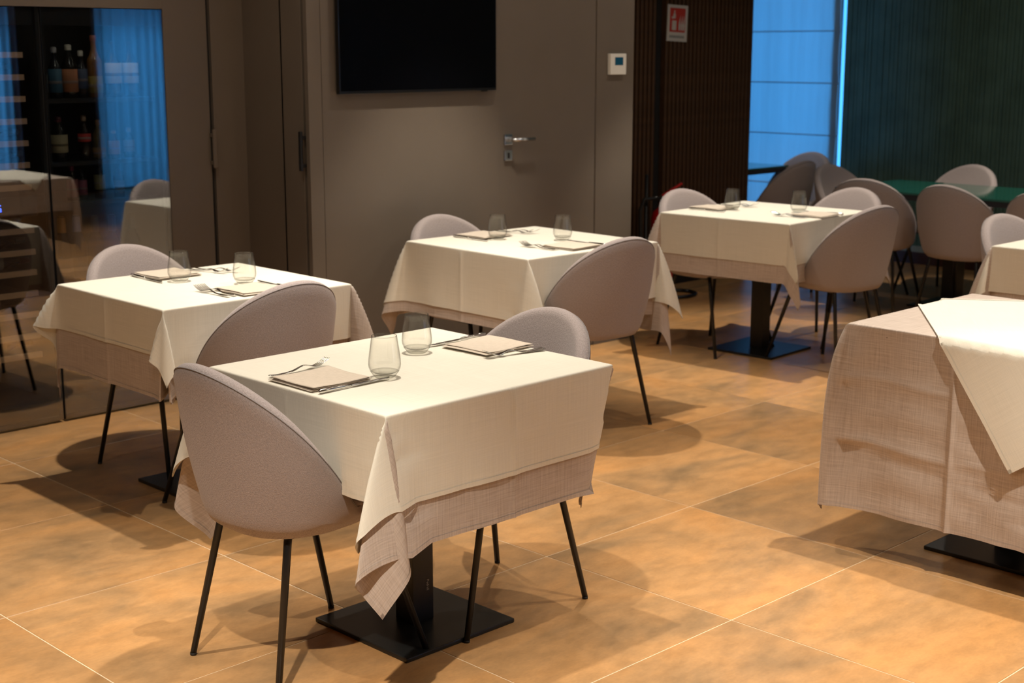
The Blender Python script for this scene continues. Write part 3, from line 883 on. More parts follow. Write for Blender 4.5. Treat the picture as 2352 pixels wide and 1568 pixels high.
# ================================================================== CHAIRS
a1, b1, x1, nn, zt, zf, qq, a0, b0, x0c, tm, zb = 0.2947, 0.3366, -0.003, 1.9746, 0.840, 0.453, 0.7237, 0.179, 0.2308, -0.0458, 2.1073, 0.4232
def chair_proto():
    root = empty('dining_chair')
    NT = 72
    T = np.linspace(-pi, pi, NT + 1)
    cs = np.sign(np.cos(T)) * np.abs(np.cos(T))**(2 / nn); sn = np.sign(np.sin(T)) * np.abs(np.sin(T))**(2 / nn)
    g = np.where(np.abs(T) < tm, np.clip((1 + np.cos(T * pi / tm)) / 2, 0, 1)**qq, 0.0)
    sm = np.clip((np.abs(T) - pi / 2) / (pi / 2), 0, 1); sm = sm * sm * (3 - 2 * sm)
    a0v = a0 + (0.262 - a0) * sm; a1v = a1 + (0.262 - a1) * sm
    rimz = zf + (zt - zf) * g
    def outer(z, infl=0.0):
        fr = ((z - zb) / (zt - zb))[:, None]
        base = np.stack([x0c - a0v * cs, b0 * sn], -1); top = np.stack([x1 - a1v * cs, b1 * sn], -1)
        return np.concatenate([base * (1 - fr) + top * fr, z[:, None]], -1)
    nrm = np.stack([-cs / a1, sn / b1], -1); nrm /= np.linalg.norm(nrm, axis=1, keepdims=True)
    n3 = np.concatenate([nrm, np.zeros((NT + 1, 1))], -1)
    thick = 0.016 + 0.030 * np.clip(g * 2.2, 0, 1)
    rows = []
    # under side, rounding up into the outer face
    base = outer(np.full(NT + 1, zb))
    cen = np.array([x0c, 0, 0])
    def scaled(s, z):
        P = cen + (base - cen) * np.array([s, s, 0]); P[:, 2] = z; return P
    rows.append(scaled(0.60, zb - 0.022)); rows.append(scaled(0.86, zb - 0.018)); rows.append(scaled(0.96, zb - 0.008)); rows.append(scaled(1.005, zb + 0.010))
    for v in np.linspace(0.08, 1, 13):
        z = zb + (rimz - thick * 0.5 - zb).clip(0.005) * v
        P = outer(z) + n3 * (0.010 * sin(pi * v))[..., None] if False else outer(z) + n3 * 0.008 * sin(pi * v)
        rows.append(P)
    n_out = len(rows)
    top_out = rows[-1]
    lean = np.zeros((NT + 1, 3))
    inner_top = top_out - n3 * thick[:, None]
    mid = (top_out + inner_top) / 2
    for al in (35, 65, 90, 115, 145):
        a = radians(al)
        P = mid + (top_out - mid) * cos(a); P[:, 2] = top_out[:, 2] + sin(a) * thick * 0.5
        rows.append(P)
    seatz = 0.462
    for v in np.linspace(0.0, 1, 9):
        z = (top_out[:, 2]) * (1 - v) + np.minimum(seatz - 0.01, top_out[:, 2] - 0.003) * v
        P = outer(z) - n3 * (thick + 0.010 * sin(pi * v * 0.9))[:, None]
        P[:, 2] = z
        rows.append(P)
    R_ = np.array(rows)
    nr = len(rows)
    # uv: arc length x height
    arc = np.concatenate([[0], np.cumsum(np.linalg.norm(np.diff(outer(np.full(NT + 1, 0.6))[:, :2], axis=0), axis=1))])
    vlen = np.concatenate([[0], np.cumsum(np.linalg.norm(np.diff(R_[:, NT // 2], axis=0), axis=1))])
    uv = np.stack(np.meshgrid(vlen, arc, indexing='ij')[::-1], -1).reshape(-1, 2)
    idx = np.arange(nr * (NT + 1)).reshape(nr, NT + 1)
    fs = np.stack([idx[:-1, :-1], idx[1:, :-1], idx[1:, 1:], idx[:-1, 1:]], -1).reshape(-1, 4).tolist()
    mesh_obj('backrest_shell', R_.reshape(-1, 3), fs, 'chair', root, True, uv)
    # seam around the rim
    ri = n_out + 1
    sp = rows[n_out] + n3 * 0.0012
    MB().tube([tuple(p) for p, t_ in zip(sp, T) if abs(t_) < tm * 0.97], 0.0016, 6).build('seam', 'seam', root, True)
    # seat cushion: closed pad with a rounded front
    NS = 48
    A = np.linspace(0, 2 * pi, NS, endpoint=False)
    cx_ = np.cos(A); sx_ = np.sin(A)
    plan = np.stack([np.where(cx_ > 0, x0c + 0.245 * np.abs(cx_)**0.75, x0c - 0.165 * np.abs(cx_)**0.9), 0.205 * np.sign(sx_) * np.abs(sx_)**0.72], -1)
    prof = [(0.0, 0.398), (0.80, 0.398), (0.94, 0.404), (1.0, 0.422), (1.0, 0.448), (0.975, 0.468), (0.90, 0.478), (0.6, 0.482), (0.0, 0.483)]
    vs = []; uvs = []
    for s, z in prof:
        for p in plan:
            vs.append((x0c + (p[0] - x0c) * s, p[1] * s, z)); uvs.append((p[0] * s + 1, p[1] * s + z + 1))
    fs = []
    for r in range(len(prof) - 1):
        for k in range(NS):
            a_ = r * NS + k; b_ = r * NS + (k + 1) % NS
            fs.append((a_, b_, b_ + NS, a_ + NS))
    mesh_obj('seat_cushion', vs, fs, 'chair', root, True, uvs)
    # frame under the seat and four splayed legs
    fr_ = MB()
    for sy in (-1, 1): fr_.tube([(-0.13, 0.15 * sy, 0.402), (0.14, 0.15 * sy, 0.402)], 0.009, 8)
    fr_.tube([(-0.10, -0.15, 0.402), (-0.10, 0.15, 0.402)], 0.008, 8).tube([(0.11, -0.15, 0.402), (0.11, 0.15, 0.402)], 0.008, 8)
    fr_.build('seat_frame', 'black', root, True)
    for sy in (-1, 1):
        for (tx_, ty_, bx_, by_) in ((-0.125, 0.150, -0.205, 0.200), (0.140, 0.155, 0.262, 0.218)):
            lg = MB().tube([(tx_, ty_ * sy, 0.405), (tx_ + (bx_ - tx_) * 0.06, (ty_ + (by_ - ty_) * 0.06) * sy, 0.385), (bx_, by_ * sy, 0.006)], [0.0105, 0.0105, 0.0085], 12).build('leg', 'black', root, True)
            MB().lathe([(0.0, 0.0), (0.0085, 0.0), (0.009, 0.007), (0.0, 0.007)], (bx_, by_ * sy, 0.0), 12).build('foot_cap', 'rubber', lg, True)
    return root

H_ = pi / 2
CH = [
    ((2.124, 2.971, -0.024), 'grey upholstered chair nearest the camera, back turned, left of the front table'),
    ((2.778, 2.924, pi - 0.06), 'grey upholstered chair facing the camera on the far side of the front table'),
    ((2.793, 4.131, 1.585), 'grey upholstered chair seen from behind between the front and left tables'),
    ((2.874, 4.820, -1.467), 'grey upholstered chair behind the left table against the wine cabinet'),
    ((4.477, 4.105, 1.456), 'grey upholstered chair seen from behind at the middle table'),
    ((4.422, 4.735, -1.602), 'grey upholstered chair behind the middle table below the television'),
    ((6.293, 4.030, 1.428), 'grey upholstered chair seen from behind at the table by the slatted wall'),
    ((6.179, 4.735, -1.709), 'grey upholstered chair just right of the fire extinguisher, behind the far table'),
    ((6.712, 4.373, 3.053), 'pale grey chair on the right side of the far table before the slatted wall'),
    ((7.760, 4.695, 0.200), 'grey chair seen from behind at the long green table, left of its black leg'),
    ((7.746, 4.089, -0.057), 'grey chair seen from behind at the long green table, right of its black leg'),
    ((8.675, 4.716, 3.038), 'grey chair against the green wall behind the long green table'),
    ((7.743, 3.531, 0.0), 'grey chair seen from behind at the long green table, cut off by the right edge'),
    ((8.449, 3.882, pi), 'grey chair behind the long green table, only a sliver at the right edge'),
    ((8.251, 5.134, -1.641), 'grey chair facing the camera at the left end of the long green table'),
    ((8.438, 5.954, 1.593), 'dark backlit chair seen from behind in front of the blue window'),
    ((8.926, 6.154, 3.039), 'grey chair in front of the blue roman blind, behind the dark backlit chair'),
    ((6.278, 2.912, -1.738), 'pale grey chair behind the far right table cut by the frame'),
]
proto = chair_proto()
for i, ((x, y, r), lab) in enumerate(CH):
    o = proto if i == 0 else copy_tree(proto)
    o.location = (x, y, 0); o.rotation_euler = (0, 0, r)
    tag(o, lab, 'chair', 'grey upholstered dining chairs')

# ================================================================== LONG GREEN TABLES
def green_table(x0, x1, y0, y1, label, legs):
    t = empty('glass_top_table', ((x0 + x1) / 2, (y0 + y1) / 2, 0)); tag(t, label, 'table', 'green glass topped tables')
    hx, hy = (x1 - x0) / 2, (y1 - y0) / 2
    MB().box(-hx, hx, -hy, hy, 0.722, 0.736, 0.003).build('glass_top', 'greentop', t)
    MB().box(-hx + 0.01, hx - 0.01, -hy + 0.01, hy - 0.01, 0.688, 0.7215).build('under_frame', 'black', t)
    for (lx, ly) in legs:
        MB().box(lx - 0.05, lx + 0.05, ly - 0.05, ly + 0.05, 0.012, 0.69, 0.004).build('column', 'black', t)
        MB().box(lx - 0.20, lx + 0.20, ly - 0.20, ly + 0.20, 0.0, 0.012, 0.004).build('base_plate', 'plate', t)
green_table(7.86, 8.62, 2.9, 5.07, 'long table with a dark green glass top along the green wall', ((0.02, 0.45), (0.02, -0.65)))
green_table(8.38, 9.10, 6.285, 7.02, 'small green glass topped table before the blue window', ((0.0, 0.0),))

# ================================================================== TABLEWARE
def glass_proto():
    g = empty('water_glass')
    out = [(0.0235, 0.0), (0.0265, 0.0015), (0.0300, 0.006), (0.0375, 0.016), (0.0415, 0.026), (0.0428, 0.034), (0.0420, 0.048), (0.0395, 0.068), (0.0362, 0.090), (0.0335, 0.1095)]
    rim = [(0.0330, 0.1102), (0.0323, 0.1096)]
    inn = [(0.0349, 0.090), (0.0382, 0.068), (0.0407, 0.048), (0.0414, 0.035), (0.0400, 0.0265), (0.0355, 0.0175)]
    MB().lathe(out[3:] + rim + inn, n=40).build('bowl', 'tumbler', g, True)
    MB().lathe([(0.0, 0.002)] + [(0.018, 0.0018)] + out[:4] + [(0.0355, 0.0172), (0.028, 0.0125), (0.016, 0.0105), (0.0, 0.010)], n=40).build('base', 'tumbler_base', g, True)
    MB().lathe([(0.0333, 0.1088), (0.0338, 0.1100), (0.0330, 0.1106), (0.0322, 0.1098), (0.0333, 0.1088)], n=40).build('rim', 'tumbler_base', g, True)
    return g

def fork_proto():
    f = empty('fork')
    def prof(u):            # centre line height along the fork
        return 0.0022 + 0.010 * exp(-((u - 0.118) / 0.030)**2) + (0.017 * max(0, (u - 0.150) / 0.05)**1.6) + 0.0025 * exp(-((u) / 0.02)**2)
    def width(u):
        if u < 0.10: return 0.0085 - 0.0040 * (u / 0.10)**0.8
        if u < 0.128: return 0.0040 + 0.0006 * sin((u - 0.10) * 60)
        if u < 0.150:
            t = (u - 0.128) / 0.022; return 0.0042 + 0.0080 * (t * t * (3 - 2 * t))
        return 0.0122
    def strip(us, wf, off, th):
        vs = []; fs = []
        for u in us:
            z = prof(u); w = wf(u); o = off(u)
            for (yy, zz) in ((-w, 0), (-w * 0.6, th), (w * 0.6, th), (w, 0), (w * 0.6, -th * 0.6), (-w * 0.6, -th * 0.6)):
                vs.append((u, o + yy, z + zz))
        for i in range(len(us) - 1):
            for k in range(6):
                a = i * 6 + k; b = i * 6 + (k + 1) % 6
                fs.append((a, b, b + 6, a + 6))
        fs.append(tuple(range(6))[::-1]); fs.append(tuple((len(us) - 1) * 6 + k for k in range(6)))
        return vs, fs
    h = MB(); h.add(*strip(list(np.linspace(0, 0.155, 34)), width, lambda u: 0.0, 0.0014))
    h.build('handle', 'steel', f, True)
    for k in range(4):
        yo = -0.0093 + k * 0.0062
        t = MB(); t.add(*strip(list(np.linspace(0.150, 0.202, 12)), lambda u: 0.0021 - 0.0009 * max(0, (u - 0.185) / 0.017), lambda u, yo=yo: yo, 0.0009))
        t.build('tine', 'steel', f, True)
    return f

def knife_proto():
    k = empty('table_knife')
    h = MB().tube([(0.0, 0, 0.005), (0.004, 0, 0.0052), (0.05, 0, 0.0052), (0.098, 0, 0.0048), (0.104, 0, 0.004)], [0.003, 0.0060, 0.0052, 0.0042, 0.0030], 10)
    h.build('handle', 'steel', k, True)
    us = np.linspace(0.100, 0.232, 22); vs = []; fs = []
    for u in us:
        t = (u - 0.10) / 0.132
        wl = 0.0035 + 0.0065 * min(1, t * 6) - 0.0095 * max(0, (t - 0.80) / 0.20)**2
        wr = 0.0030 + 0.0038 * min(1, t * 6)
        wr = wr * (1 - max(0, (t - 0.9) / 0.1)**2 * 0.8)
        for yy, zz in ((-wr, 0.0016), (0.0, 0.0046), (wl, 0.0022), (0.0, 0.0012)):
            vs.append((u, yy, zz + 0.0016))
    for i in range(len(us) - 1):
        for q in range(4):
            a = i * 4 + q; b = i * 4 + (q + 1) % 4
            fs.append((a, b, b + 4, a + 4))
    fs.append((3, 2, 1, 0)); n = (len(us) - 1) * 4; fs.append((n, n + 1, n + 2, n + 3))
    mesh_obj('blade', vs, fs, 'steel', k, True)
    return k

def napkin_mesh(seed, sx=0.19, sy=0.185):
    """folded napkin: three soft layers with rounded fold edges"""
    r = np.random.default_rng(seed)
    root = empty('napkin')
    n = 26
    for layer in range(3):
        ox = r.uniform(-0.004, 0.004) + (0.006 if layer == 1 else 0); oy = r.uniform(-0.004, 0.004)
        U, V = np.meshgrid(np.linspace(-1, 1, n), np.linspace(-1, 1, n), indexing='ij')
        X = U * (sx / 2 - 0.002 * layer) + ox; Y = V * (sy / 2 - 0.002 * layer) + oy
        edge = np.maximum(np.abs(U), np.abs(V))
        drop = np.clip((edge - 0.93) / 0.07, 0, 1)**2
        z0 = 0.0012 + layer * 0.0032
        wv = 0.0010 * (np.sin(U * 3 + r.uniform(0, 6)) + np.cos(V * 2.5 + r.uniform(0, 6)))
        lift = 0.0035 * np.clip((U + V) / 2 - 0.55, 0, 1) if layer == 2 else 0
        Zt = z0 + 0.0030 + wv * (0.5 + 0.3 * layer) - drop * 0.0014 + lift
        Zb = z0 + wv * (0.5 + 0.3 * layer) * 0.9 + drop * 0.0010 + lift
        Zb = np.maximum(Zb, 0.0006); Zt = np.maximum(Zt, Zb + 0.0006)
        a = np.stack([X, Y, Zt], -1).reshape(-1, 3); b = np.stack([X, Y, Zb], -1).reshape(-1, 3)
        idx = np.arange(n * n).reshape(n, n); N2 = n * n
        fs = np.stack([idx[:-1, :-1], idx[1:, :-1], idx[1:, 1:], idx[:-1, 1:]], -1).reshape(-1, 4).tolist()
        fs += (np.stack([idx[:-1, :-1], idx[:-1, 1:], idx[1:, 1:], idx[1:, :-1]], -1).reshape(-1, 4) + N2).tolist()
        bd = list(idx[:, 0]) + list(idx[-1, 1:]) + list(idx[-2::-1, -1]) + list(idx[0, -2:0:-1])
        for i in range(len(bd)):
            p, q = bd[i], bd[(i + 1) % len(bd)]
            fs.append((p, p + N2, q + N2, q))
        uv = np.concatenate([np.stack([X, Y], -1).reshape(-1, 2)] * 2) + 1 + layer
        mesh_obj('fold', np.concatenate([a, b]), fs, 'napkin', root, True, uv)
    return root

gp, fp, kp = glass_proto(), fork_proto(), knife_proto()
used = set()
def put(proto, x, y, rz, lab, cat, group, z=TZ):
    o = proto if proto.name not in used else copy_tree(proto)
    used.add(proto.name)
    o.location = (x, y, z); o.rotation_euler = (0, 0, rz)
    tag(o, lab, cat, group)
    return o
# (napkin centre, rot, seed), forks [(handle x,y, rot)], knife (handle x,y,rot), glass
SET = [
    ('front table, near the back-turned chair', 'nearer', (2.180, 2.922, 0.0, 1), [(2.108, 3.042, 0.10)], (2.090, 2.808, 0.03), (2.326, 2.838)),
    ('front table, by the chair facing the camera', 'farther', (2.783, 2.928, pi + 0.03, 2), [(2.872, 2.800, pi - 0.10), (2.868, 2.784, pi - 0.20)], (2.895, 3.058, pi + 0.04), (2.588, 3.013)),
    ('left table, near side', 'right', (2.862, 4.236, H_, 3), [(2.730, 4.165, H_ + 0.02), (2.758, 4.168, H_ + 0.03)], (2.985, 4.15, H_ - 0.05), (2.941, 4.382)),
    ('left table, cabinet side', 'left', (2.840, 4.750, -H_, 4), [(2.972, 4.815, -H_ + 0.25), (3.000, 4.800, -H_ + 0.35)], (2.735, 4.828, -H_ - 0.03), (2.799, 4.593)),
    ('middle table, near side', 'right', (4.510, 4.215, H_, 5), [(4.375, 4.190, H_ + 0.02), (4.398, 4.190, H_ + 0.03)], (4.635, 4.13, H_), (4.647, 4.402)),
    ('middle table, television side', 'left', (4.495, 4.755, -H_, 6), [(4.640, 4.835, -H_ + 0.30), (4.668, 4.825, -H_ + 0.35)], (4.375, 4.83, -H_), (4.461, 4.628)),
    ('far table by the slatted wall, near side', 'right', (6.270, 4.150, H_ + 0.05, 7), [(6.130, 4.120, H_ + 0.04), (6.155, 4.120, H_ + 0.06)], (6.39, 4.065, H_ + 0.05), (6.328, 4.296)),
    ('far table by the slatted wall, wall side', 'left', (6.165, 4.735, -H_ + 0.05, 8), [(6.31, 4.80, -H_ + 0.28), (6.335, 4.795, -H_ + 0.34)], (6.05, 4.80, -H_ + 0.05), (6.182, 4.615)),
]
for desc, side, nap, forks, kn, gl in SET:
    o = napkin_mesh(nap[3]); o.location = (nap[0], nap[1], TZ); o.rotation_euler = (0, 0, nap[2])
    tag(o, 'folded beige linen napkin, ' + desc, 'napkin', 'folded napkins')
    for q, (fx, fy, fr2) in enumerate(forks):
        w = ['fork beside the napkin' if len(forks) == 1 else 'inner fork next to the napkin', 'outer fork of the pair'][q]
        put(fp, fx, fy, fr2, 'polished steel ' + w + ', ' + desc, 'fork', 'table forks')
    put(kp, kn[0], kn[1], kn[2], 'polished steel table knife, ' + desc, 'knife', 'table knives')
    put(gp, gl[0], gl[1], 0.0, 'clear stemless water glass, ' + desc, 'glass', 'water glasses')

# maker's mark on the front pedestal
def text_mesh(name, body, size, extrude, mat, parent, align='LEFT'):
    cu = bpy.data.curves.new(name, 'FONT'); cu.body = body; cu.size = size; cu.extrude = extrude; cu.align_x = align; cu.resolution_u = 3
    tmp = bpy.data.objects.new(name, cu); COL.objects.link(tmp)
    me = bpy.data.meshes.new_from_object(tmp.evaluated_get(bpy.context.evaluated_depsgraph_get()))
    bpy.data.objects.remove(tmp); bpy.data.curves.remove(cu)
    me.materials.clear(); me.materials.append(M[mat]); me.name = name
    return link(bpy.data.objects.new(name, me), parent)
dt = [o for o in bpy.data.objects if o.name == 'dining_table'][0]
tob = text_mesh('maker_mark', 'Pedrali', 0.012, 0.0002, 'signwhite', dt)
bxx, byy = 2.495 - T2[0], 2.93 - T2[1]
tob.location = (bxx + 0.012, byy - 0.0395, 0.135); tob.rotation_euler = (radians(90), radians(90), 0)

# ================================================================== WINE CABINET
wc = empty('wine_cabinet', (CX0, Y_CAB, 0)); tag(wc, 'built-in glazed wine cabinet with wooden racks and dark bottle shelves at the left', 'cabinet')
def WX(x): return x - CX0
D = 0.58
MB().box(0.0, WX(CX1), D - 0.02, D, 0.0, CZT).build('back_panel', 'cab', wc)
MB().box(0.0, WX(CX1), 0.05, D, 0.0, 0.09).build('plinth', 'cab', wc)
MB().box(0.0, WX(CX1), 0.03, D, CZT - 0.03, CZT).build('top_panel', 'cab', wc)
MB().box(WX(CX1) - 0.02, WX(CX1), 0.03, D, 0.09, CZT - 0.03).build('side_panel', 'cab', wc)
MB().box(WX(2.846), WX(2.893), 0.02, D, 0.09, CZT - 0.03).build('divider', 'cab', wc)
for (p0, p1, nm) in ((CX0, CXM - 0.006, 'left'), (CXM + 0.006, CX1 - 0.001, 'right')):
    dd = MB().box(WX(p0), WX(p1), 0.004, 0.010, 0.012, CZT - 0.004).build('glass_door', 'pane', wc)
    MB().box(WX(p0), WX(p0) + 0.012, 0.011, 0.022, 0.012, CZT - 0.004).box(WX(p1) - 0.012, WX(p1), 0.011, 0.022, 0.012, CZT - 0.004).box(WX(p0), WX(p1), 0.011, 0.022, 0.012, 0.03).build('door_frame', 'cab', dd)
# wine racks
rz = [1.569, 1.478, 1.389, 1.297, 1.206, 1.115, 1.023, 0.840, 0.748, 0.660, 0.570, 0.479, 0.386, 0.302]
for z in rz:
    MB().box(0.05, WX(2.812), 0.060, 0.078, z - 0.012, z + 0.012, 0.002).build('rack_front', 'shelfwood', wc)
    MB().box(0.05, WX(2.812), 0.078, 0.50, z - 0.012, z - 0.004).build('rack_board', 'cab', wc)
MB().box(0.05, WX(2.830), 0.058, 0.09, 0.90, 0.985, 0.002).build('control_panel', 'cab', wc)
MB().box(0.0, WX(CX1), 0.024, 0.030, CZT - 0.075, CZT - 0.004).build('strip_shield', 'cab', wc)  # lip added to hide the light strip from view
MB().box(0.08, WX(2.80), 0.042, 0.050, CZT - 0.034, CZT - 0.030).box(WX(2.91), WX(3.40), 0.042, 0.050, CZT - 0.034, CZT - 0.030).build('added_light_strip', 'lamp', wc)  # glowing strips added to brighten the bottles and racks
# small lit digit 6 (seven segment strokes)
dg = MB()
def seg(x, z, w, h): dg.box(x, x + w, 0.0555, 0.058, z, z + h)
dx, dz = WX(2.655), 0.928
seg(dx, dz, 0.014, 0.004); seg(dx, dz + 0.012, 0.014, 0.004); seg(dx, dz + 0.024, 0.014, 0.004); seg(dx - 0.001, dz, 0.004, 0.028); seg(dx + 0.011, dz, 0.004, 0.014)
dg.build('display_digit', 'digit', wc)
# dark shelves of the right half
SH = [1.385, 1.118, 0.945, 0.578]
for z in SH:
    MB().box(WX(2.893), WX(CX1) - 0.02, 0.06, D - 0.02, z - 0.018, z, 0.002).build('shelf', 'cab', wc)

def colmat(col, rough=0.35, spec=0.5):
    k = 'c%.3f_%.3f_%.3f' % col
    if k not in M: M[k] = simple(k, col, rough, 0, spec, noise=0.12, nscale=60)
    return k
def bottle(x, y, z, h, r, gcol, lcol, ccol, lab, lh=(0.12, 0.5), neck=0.32, lie=False, group='standing bottles in the cabinet', foil=0.0):
    o = empty('bottle', (x, y, z)); tag(o, lab, 'bottle', group)
    rn = r * neck
    hb = h * 0.58
    pr = [(0, 0), (r * 0.92, 0), (r, 0.005), (r, hb), (r * 0.93, hb + r * 0.35), (r * 0.62, hb + r * 0.9), (rn, hb + r * 1.7), (rn, h - 0.012), (rn * 1.15, h - 0.010), (rn * 1.15, h), (0, h)]
    MB().lathe(pr, n=18).build('body', colmat(gcol, 0.12), o, True)
    MB().lathe([(r + 0.0004, h * lh[0]), (r + 0.0008, h * lh[0] + 0.0005), (r + 0.0008, h * lh[1]), (r + 0.0004, h * lh[1])], n=18).build('label', colmat(lcol, 0.7), o, True)
    if max(lcol) > 0.02:
        lm = h * (lh[0] * 0.55 + lh[1] * 0.45); bc = tuple(min(0.7, c_ * 0.35 + (0.16 if k_ == 0 else 0.13)) for k_, c_ in enumerate(lcol)) if sum(lcol) < 1 else tuple(c_ * 0.35 for c_ in lcol)
        MB().lathe([(r + 0.0011, lm - h * 0.035), (r + 0.0013, lm - h * 0.034), (r + 0.0013, lm + h * 0.02), (r + 0.0011, lm + h * 0.021)], n=18).build('label_band', colmat(bc, 0.7), o, True)
    cz = h - 0.022 if foil == 0 else h * (1 - foil)
    rb = rn + 0.0012
    MB().lathe([(rb if foil == 0 else rb * 1.25, cz), (rb + 0.001, h - 0.002), (rb * 0.8, h + 0.002), (0, h + 0.002)], n=18).build('cap', colmat(ccol, 0.4), o, True)
    if lie: o.rotation_euler = (radians(90), 0, 0)
    return o
dk = (0.006, 0.006, 0.006)
YB = Y_CAB + 0.13
ROWS = [
    (SH[0], [(2.930, 0.19, 0.017, dk, (0.35, 0.37, 0.36), dk, 'thin dark bottle with a narrow white label at the left of the top shelf', (0.15, 0.55)),
             (2.985, 0.215, 0.028, (0.005, 0.008, 0.014), (0.02, 0.09, 0.16), (0.25, 0.25, 0.27), 'dark bottle with a blue label on the top shelf', (0.12, 0.58)),
             (3.052, 0.225, 0.034, dk, (0.34, 0.13, 0.06), (0.35, 0.35, 0.33), 'dark bottle with an orange label on the top shelf', (0.12, 0.55)),
             (3.108, 0.20, 0.026, (0.006, 0.008, 0.014), (0.03, 0.05, 0.11), (0.40, 0.40, 0.38), 'dark bottle with a navy label and white cap on the top shelf', (0.2, 0.62)),
             (3.172, 0.265, 0.032, (0.20, 0.09, 0.02), (0.25, 0.18, 0.03), (0.22, 0.05, 0.02), 'tall amber bottle with a yellow label on the top shelf', (0.08, 0.35)),
             (3.262, 0.24, 0.036, dk, (0.62, 0.62, 0.58), dk, 'dark bottle with a square white label, second from the right on the top shelf', (0.25, 0.62)),
             (3.345, 0.24, 0.036, dk, (0.66, 0.66, 0.62), dk, 'dark bottle with a square white label at the right end of the top shelf', (0.25, 0.62))]),
    (SH[1], [(2.985, 0.19, 0.036, dk, (0.42, 0.36, 0.22), (0.10, 0.01, 0.03), 'dark bottle with a large cream label on the second shelf', (0.20, 0.60)),
             (3.105, 0.19, 0.027, (0.010, 0.004, 0.003), (0.55, 0.04, 0.035), (0.25, 0.16, 0.10), 'dark cola bottle with a red label on the second shelf', (0.42, 0.60)),
             (3.172, 0.17, 0.028, (0.10, 0.08, 0.03), (0.22, 0.12, 0.03), (0.20, 0.10, 0.04), 'amber bottle right of the red labelled one on the second shelf', (0.05, 0.30)),
             (3.245, 0.12, 0.026, (0.03, 0.02, 0.02), (0.45, 0.14, 0.04), (0.4, 0.2, 0.1), 'short bottle with an orange label on the second shelf', (0.15, 0.65)),
             (3.32, 0.13, 0.024, dk, (0.30, 0.32, 0.33), (0.3, 0.3, 0.3), 'small dark bottle with a white label at the right of the second shelf', (0.2, 0.6))]),
    (SH[2], [(3.035, 0.15, 0.024, dk, (0.30, 0.10, 0.10), (0.28, 0.05, 0.12), 'small dark bottle with a rosy label on the third shelf', (0.10, 0.62)),
             (3.082, 0.14, 0.020, dk, (0.22, 0.06, 0.10), dk, 'slim dark bottle with a purple label on the third shelf', (0.15, 0.62)),
             (3.165, 0.16, 0.024, dk, (0.24, 0.23, 0.11), dk, 'small dark bottle with an olive label on the third shelf', (0.25, 0.66)),
             (3.26, 0.15, 0.024, dk, (0.10, 0.10, 0.12), dk, 'plain dark bottle at the right of the third shelf', (0.2, 0.5))]),
    (SH[3], [(2.972, 0.30, 0.040, dk, (0.05, 0.05, 0.06), (0.50, 0.19, 0.015), 'sparkling wine bottle with gold foil neck on the bottom shelf', (0.1, 0.4)),
             (3.042, 0.30, 0.040, dk, (0.06, 0.06, 0.07), (0.30, 0.30, 0.45), 'sparkling wine bottle with silver foil neck on the bottom shelf', (0.1, 0.4)),
             (3.130, 0.29, 0.038, (0.01, 0.014, 0.008), (0.12, 0.11, 0.06), (0.05, 0.05, 0.03), 'green wine bottle on the bottom shelf', (0.1, 0.4)),
             (3.215, 0.29, 0.038, dk, (0.04, 0.05, 0.10), (0.03, 0.04, 0.08), 'dark wine bottle with a blue capsule on the bottom shelf', (0.1, 0.4)),
             (3.31, 0.29, 0.038, dk, (0.10, 0.10, 0.10), (0.02, 0.02, 0.02), 'dark wine bottle at the right end of the bottom shelf', (0.1, 0.4))]),
]
for rix, (z, items) in enumerate(ROWS):
    for it in items:
        o = bottle(it[0], YB, z, it[1], it[2], it[3], it[4], it[5], it[6], it[7], foil=0.42 if rix == 3 else 0.0, neck=0.36)
        if 'cola' in it[6]:
            tt = text_mesh('label_text', 'Coca-Cola', 0.0115, 0.0001, 'signwhite', o, 'CENTER')
            tt.location = (-0.012, -0.0262, 0.093); tt.rotation_euler = (radians(90), 0, radians(-22))
# lying wine bottles on the racks, necks to the right
LY = [(1.478, 'second', (0.06, 0.07, 0.08), dk), (1.206, 'fifth', (0.42, 0.43, 0.42), (0.10, 0.10, 0.11)), (1.115, 'sixth', (0.48, 0.47, 0.41), (0.05, 0.05, 0.05)),
      (0.840, 'eighth', (0.08, 0.08, 0.09), (0.20, 0.21, 0.22)), (0.748, 'ninth', (0.07, 0.16, 0.22), (0.20, 0.17, 0.15)), (0.660, 'tenth', (0.46, 0.45, 0.40), (0.10, 0.01, 0.01)),
      (0.479, 'twelfth', (0.10, 0.06, 0.05), dk), (0.302, 'lowest', (0.07, 0.05, 0.05), dk)]
for k, (z, nm, lc_, cc_) in enumerate(LY):
    o = bottle(2.50 + 0.012 * (k % 3), Y_CAB + 0.135, z + 0.0125 + 0.0325, 0.29, 0.032, dk, lc_, cc_, 'dark wine bottle lying on the %s wooden rack of the cabinet' % nm, (0.16, 0.56), group='lying wine bottles', foil=0.16)
    o.rotation_euler = (0, radians(90), 0)

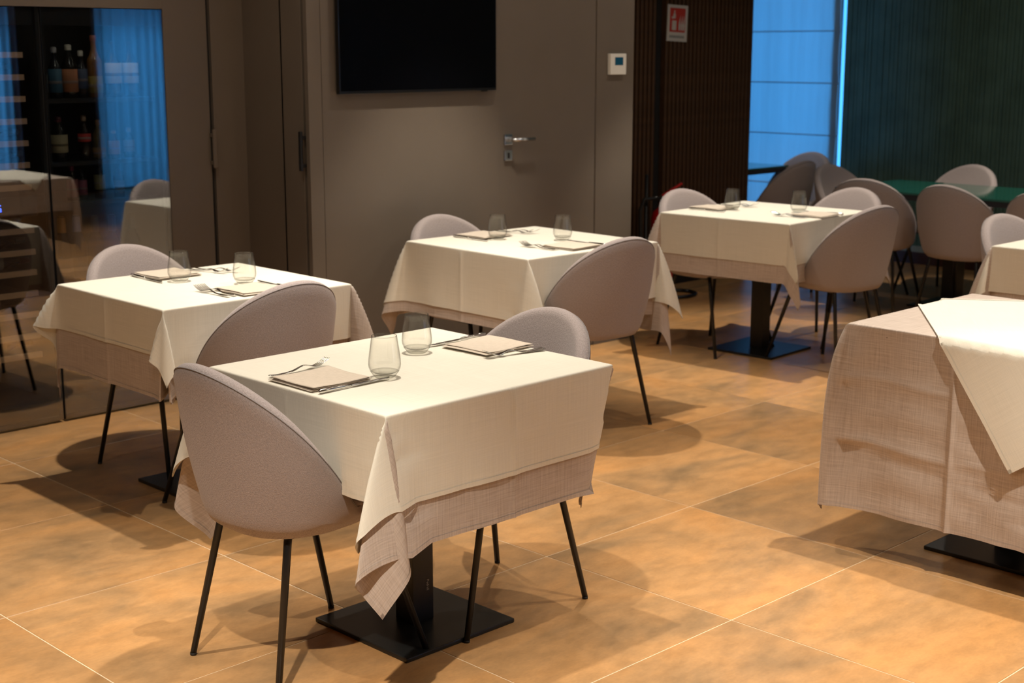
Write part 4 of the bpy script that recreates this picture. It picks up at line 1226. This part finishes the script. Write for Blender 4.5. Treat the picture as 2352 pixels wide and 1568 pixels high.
# ================================================================== FIRE EXTINGUISHER ON STAND
EX = (7.20, 5.93)
st = empty('extinguisher_stand', (EX[0], EX[1], 0)); tag(st, 'black tubular floor stand holding the fire extinguisher', 'stand')
lp = [(0.30 * cos(a) * 0.5 + 0.12, 0.30 * sin(a) * 0.42 - 0.02, 0.012) for a in np.linspace(0, 2 * pi, 25)]
MB().tube(lp, 0.012, 8).build('floor_loop', 'black', st, True)
MB().tube([(-0.03, -0.02, 0.012), (-0.06, 0.09, 0.03), (-0.06, 0.09, 0.80)], 0.013, 8).build('post', 'black', st, True)
MB().lathe([(0.0, 0.08), (0.085, 0.08), (0.09, 0.09), (0.09, 0.10), (0.0, 0.10)], n=20).build('cradle', 'black', st, True)
MB().tube([(0.0, 0.0, 0.012), (0.0, 0.0, 0.085)], 0.02, 10).build('riser', 'black', st, True)
ex = empty('fire_extinguisher', (EX[0], EX[1], 0.10)); tag(ex, 'red fire extinguisher with black hose on a stand before the slatted wall', 'fire extinguisher')
MB().lathe([(0, 0), (0.066, 0), (0.075, 0.012), (0.075, 0.42), (0.062, 0.462), (0.030, 0.488), (0.024, 0.50), (0.024, 0.53), (0, 0.53)], n=24).build('cylinder', 'red', ex, True)
MB().lathe([(0.0757, 0.14), (0.0762, 0.141), (0.0762, 0.34), (0.0757, 0.34)], n=24).build('label', 'signwhite', ex, True)
MB().lathe([(0, 0.525), (0.026, 0.525), (0.026, 0.56), (0.012, 0.57), (0, 0.57)], n=16).build('valve', 'chrome', ex, True)
eo = MB().box(-0.02, 0.13, -0.011, 0.011, 0.0, 0.014, 0.003).build('lever', 'red', ex)
eo.location = (0.0, -0.02, 0.572); eo.rotation_euler = (0, radians(-32), radians(-40))
eo = MB().box(0.0, 0.12, -0.010, 0.010, 0.0, 0.012, 0.003).build('carry_handle', 'red', ex)
eo.location = (0.01, -0.02, 0.548); eo.rotation_euler = (0, radians(6), radians(-40))
eo = MB().lathe([(0, 0), (0.013, 0), (0.013, 0.014), (0, 0.014)], n=14).build('gauge', 'chrome', ex, True)
eo.location = (-0.035, 0.035, 0.545)
MB().tube([(-0.02, 0.02, 0.55), (-0.10, 0.07, 0.545), (-0.125, 0.085, 0.47), (-0.115, 0.08, 0.20), (-0.10, 0.07, 0.06)], [0.011, 0.013, 0.013, 0.016, 0.026], 10).build('hose', 'rubber', ex, True)
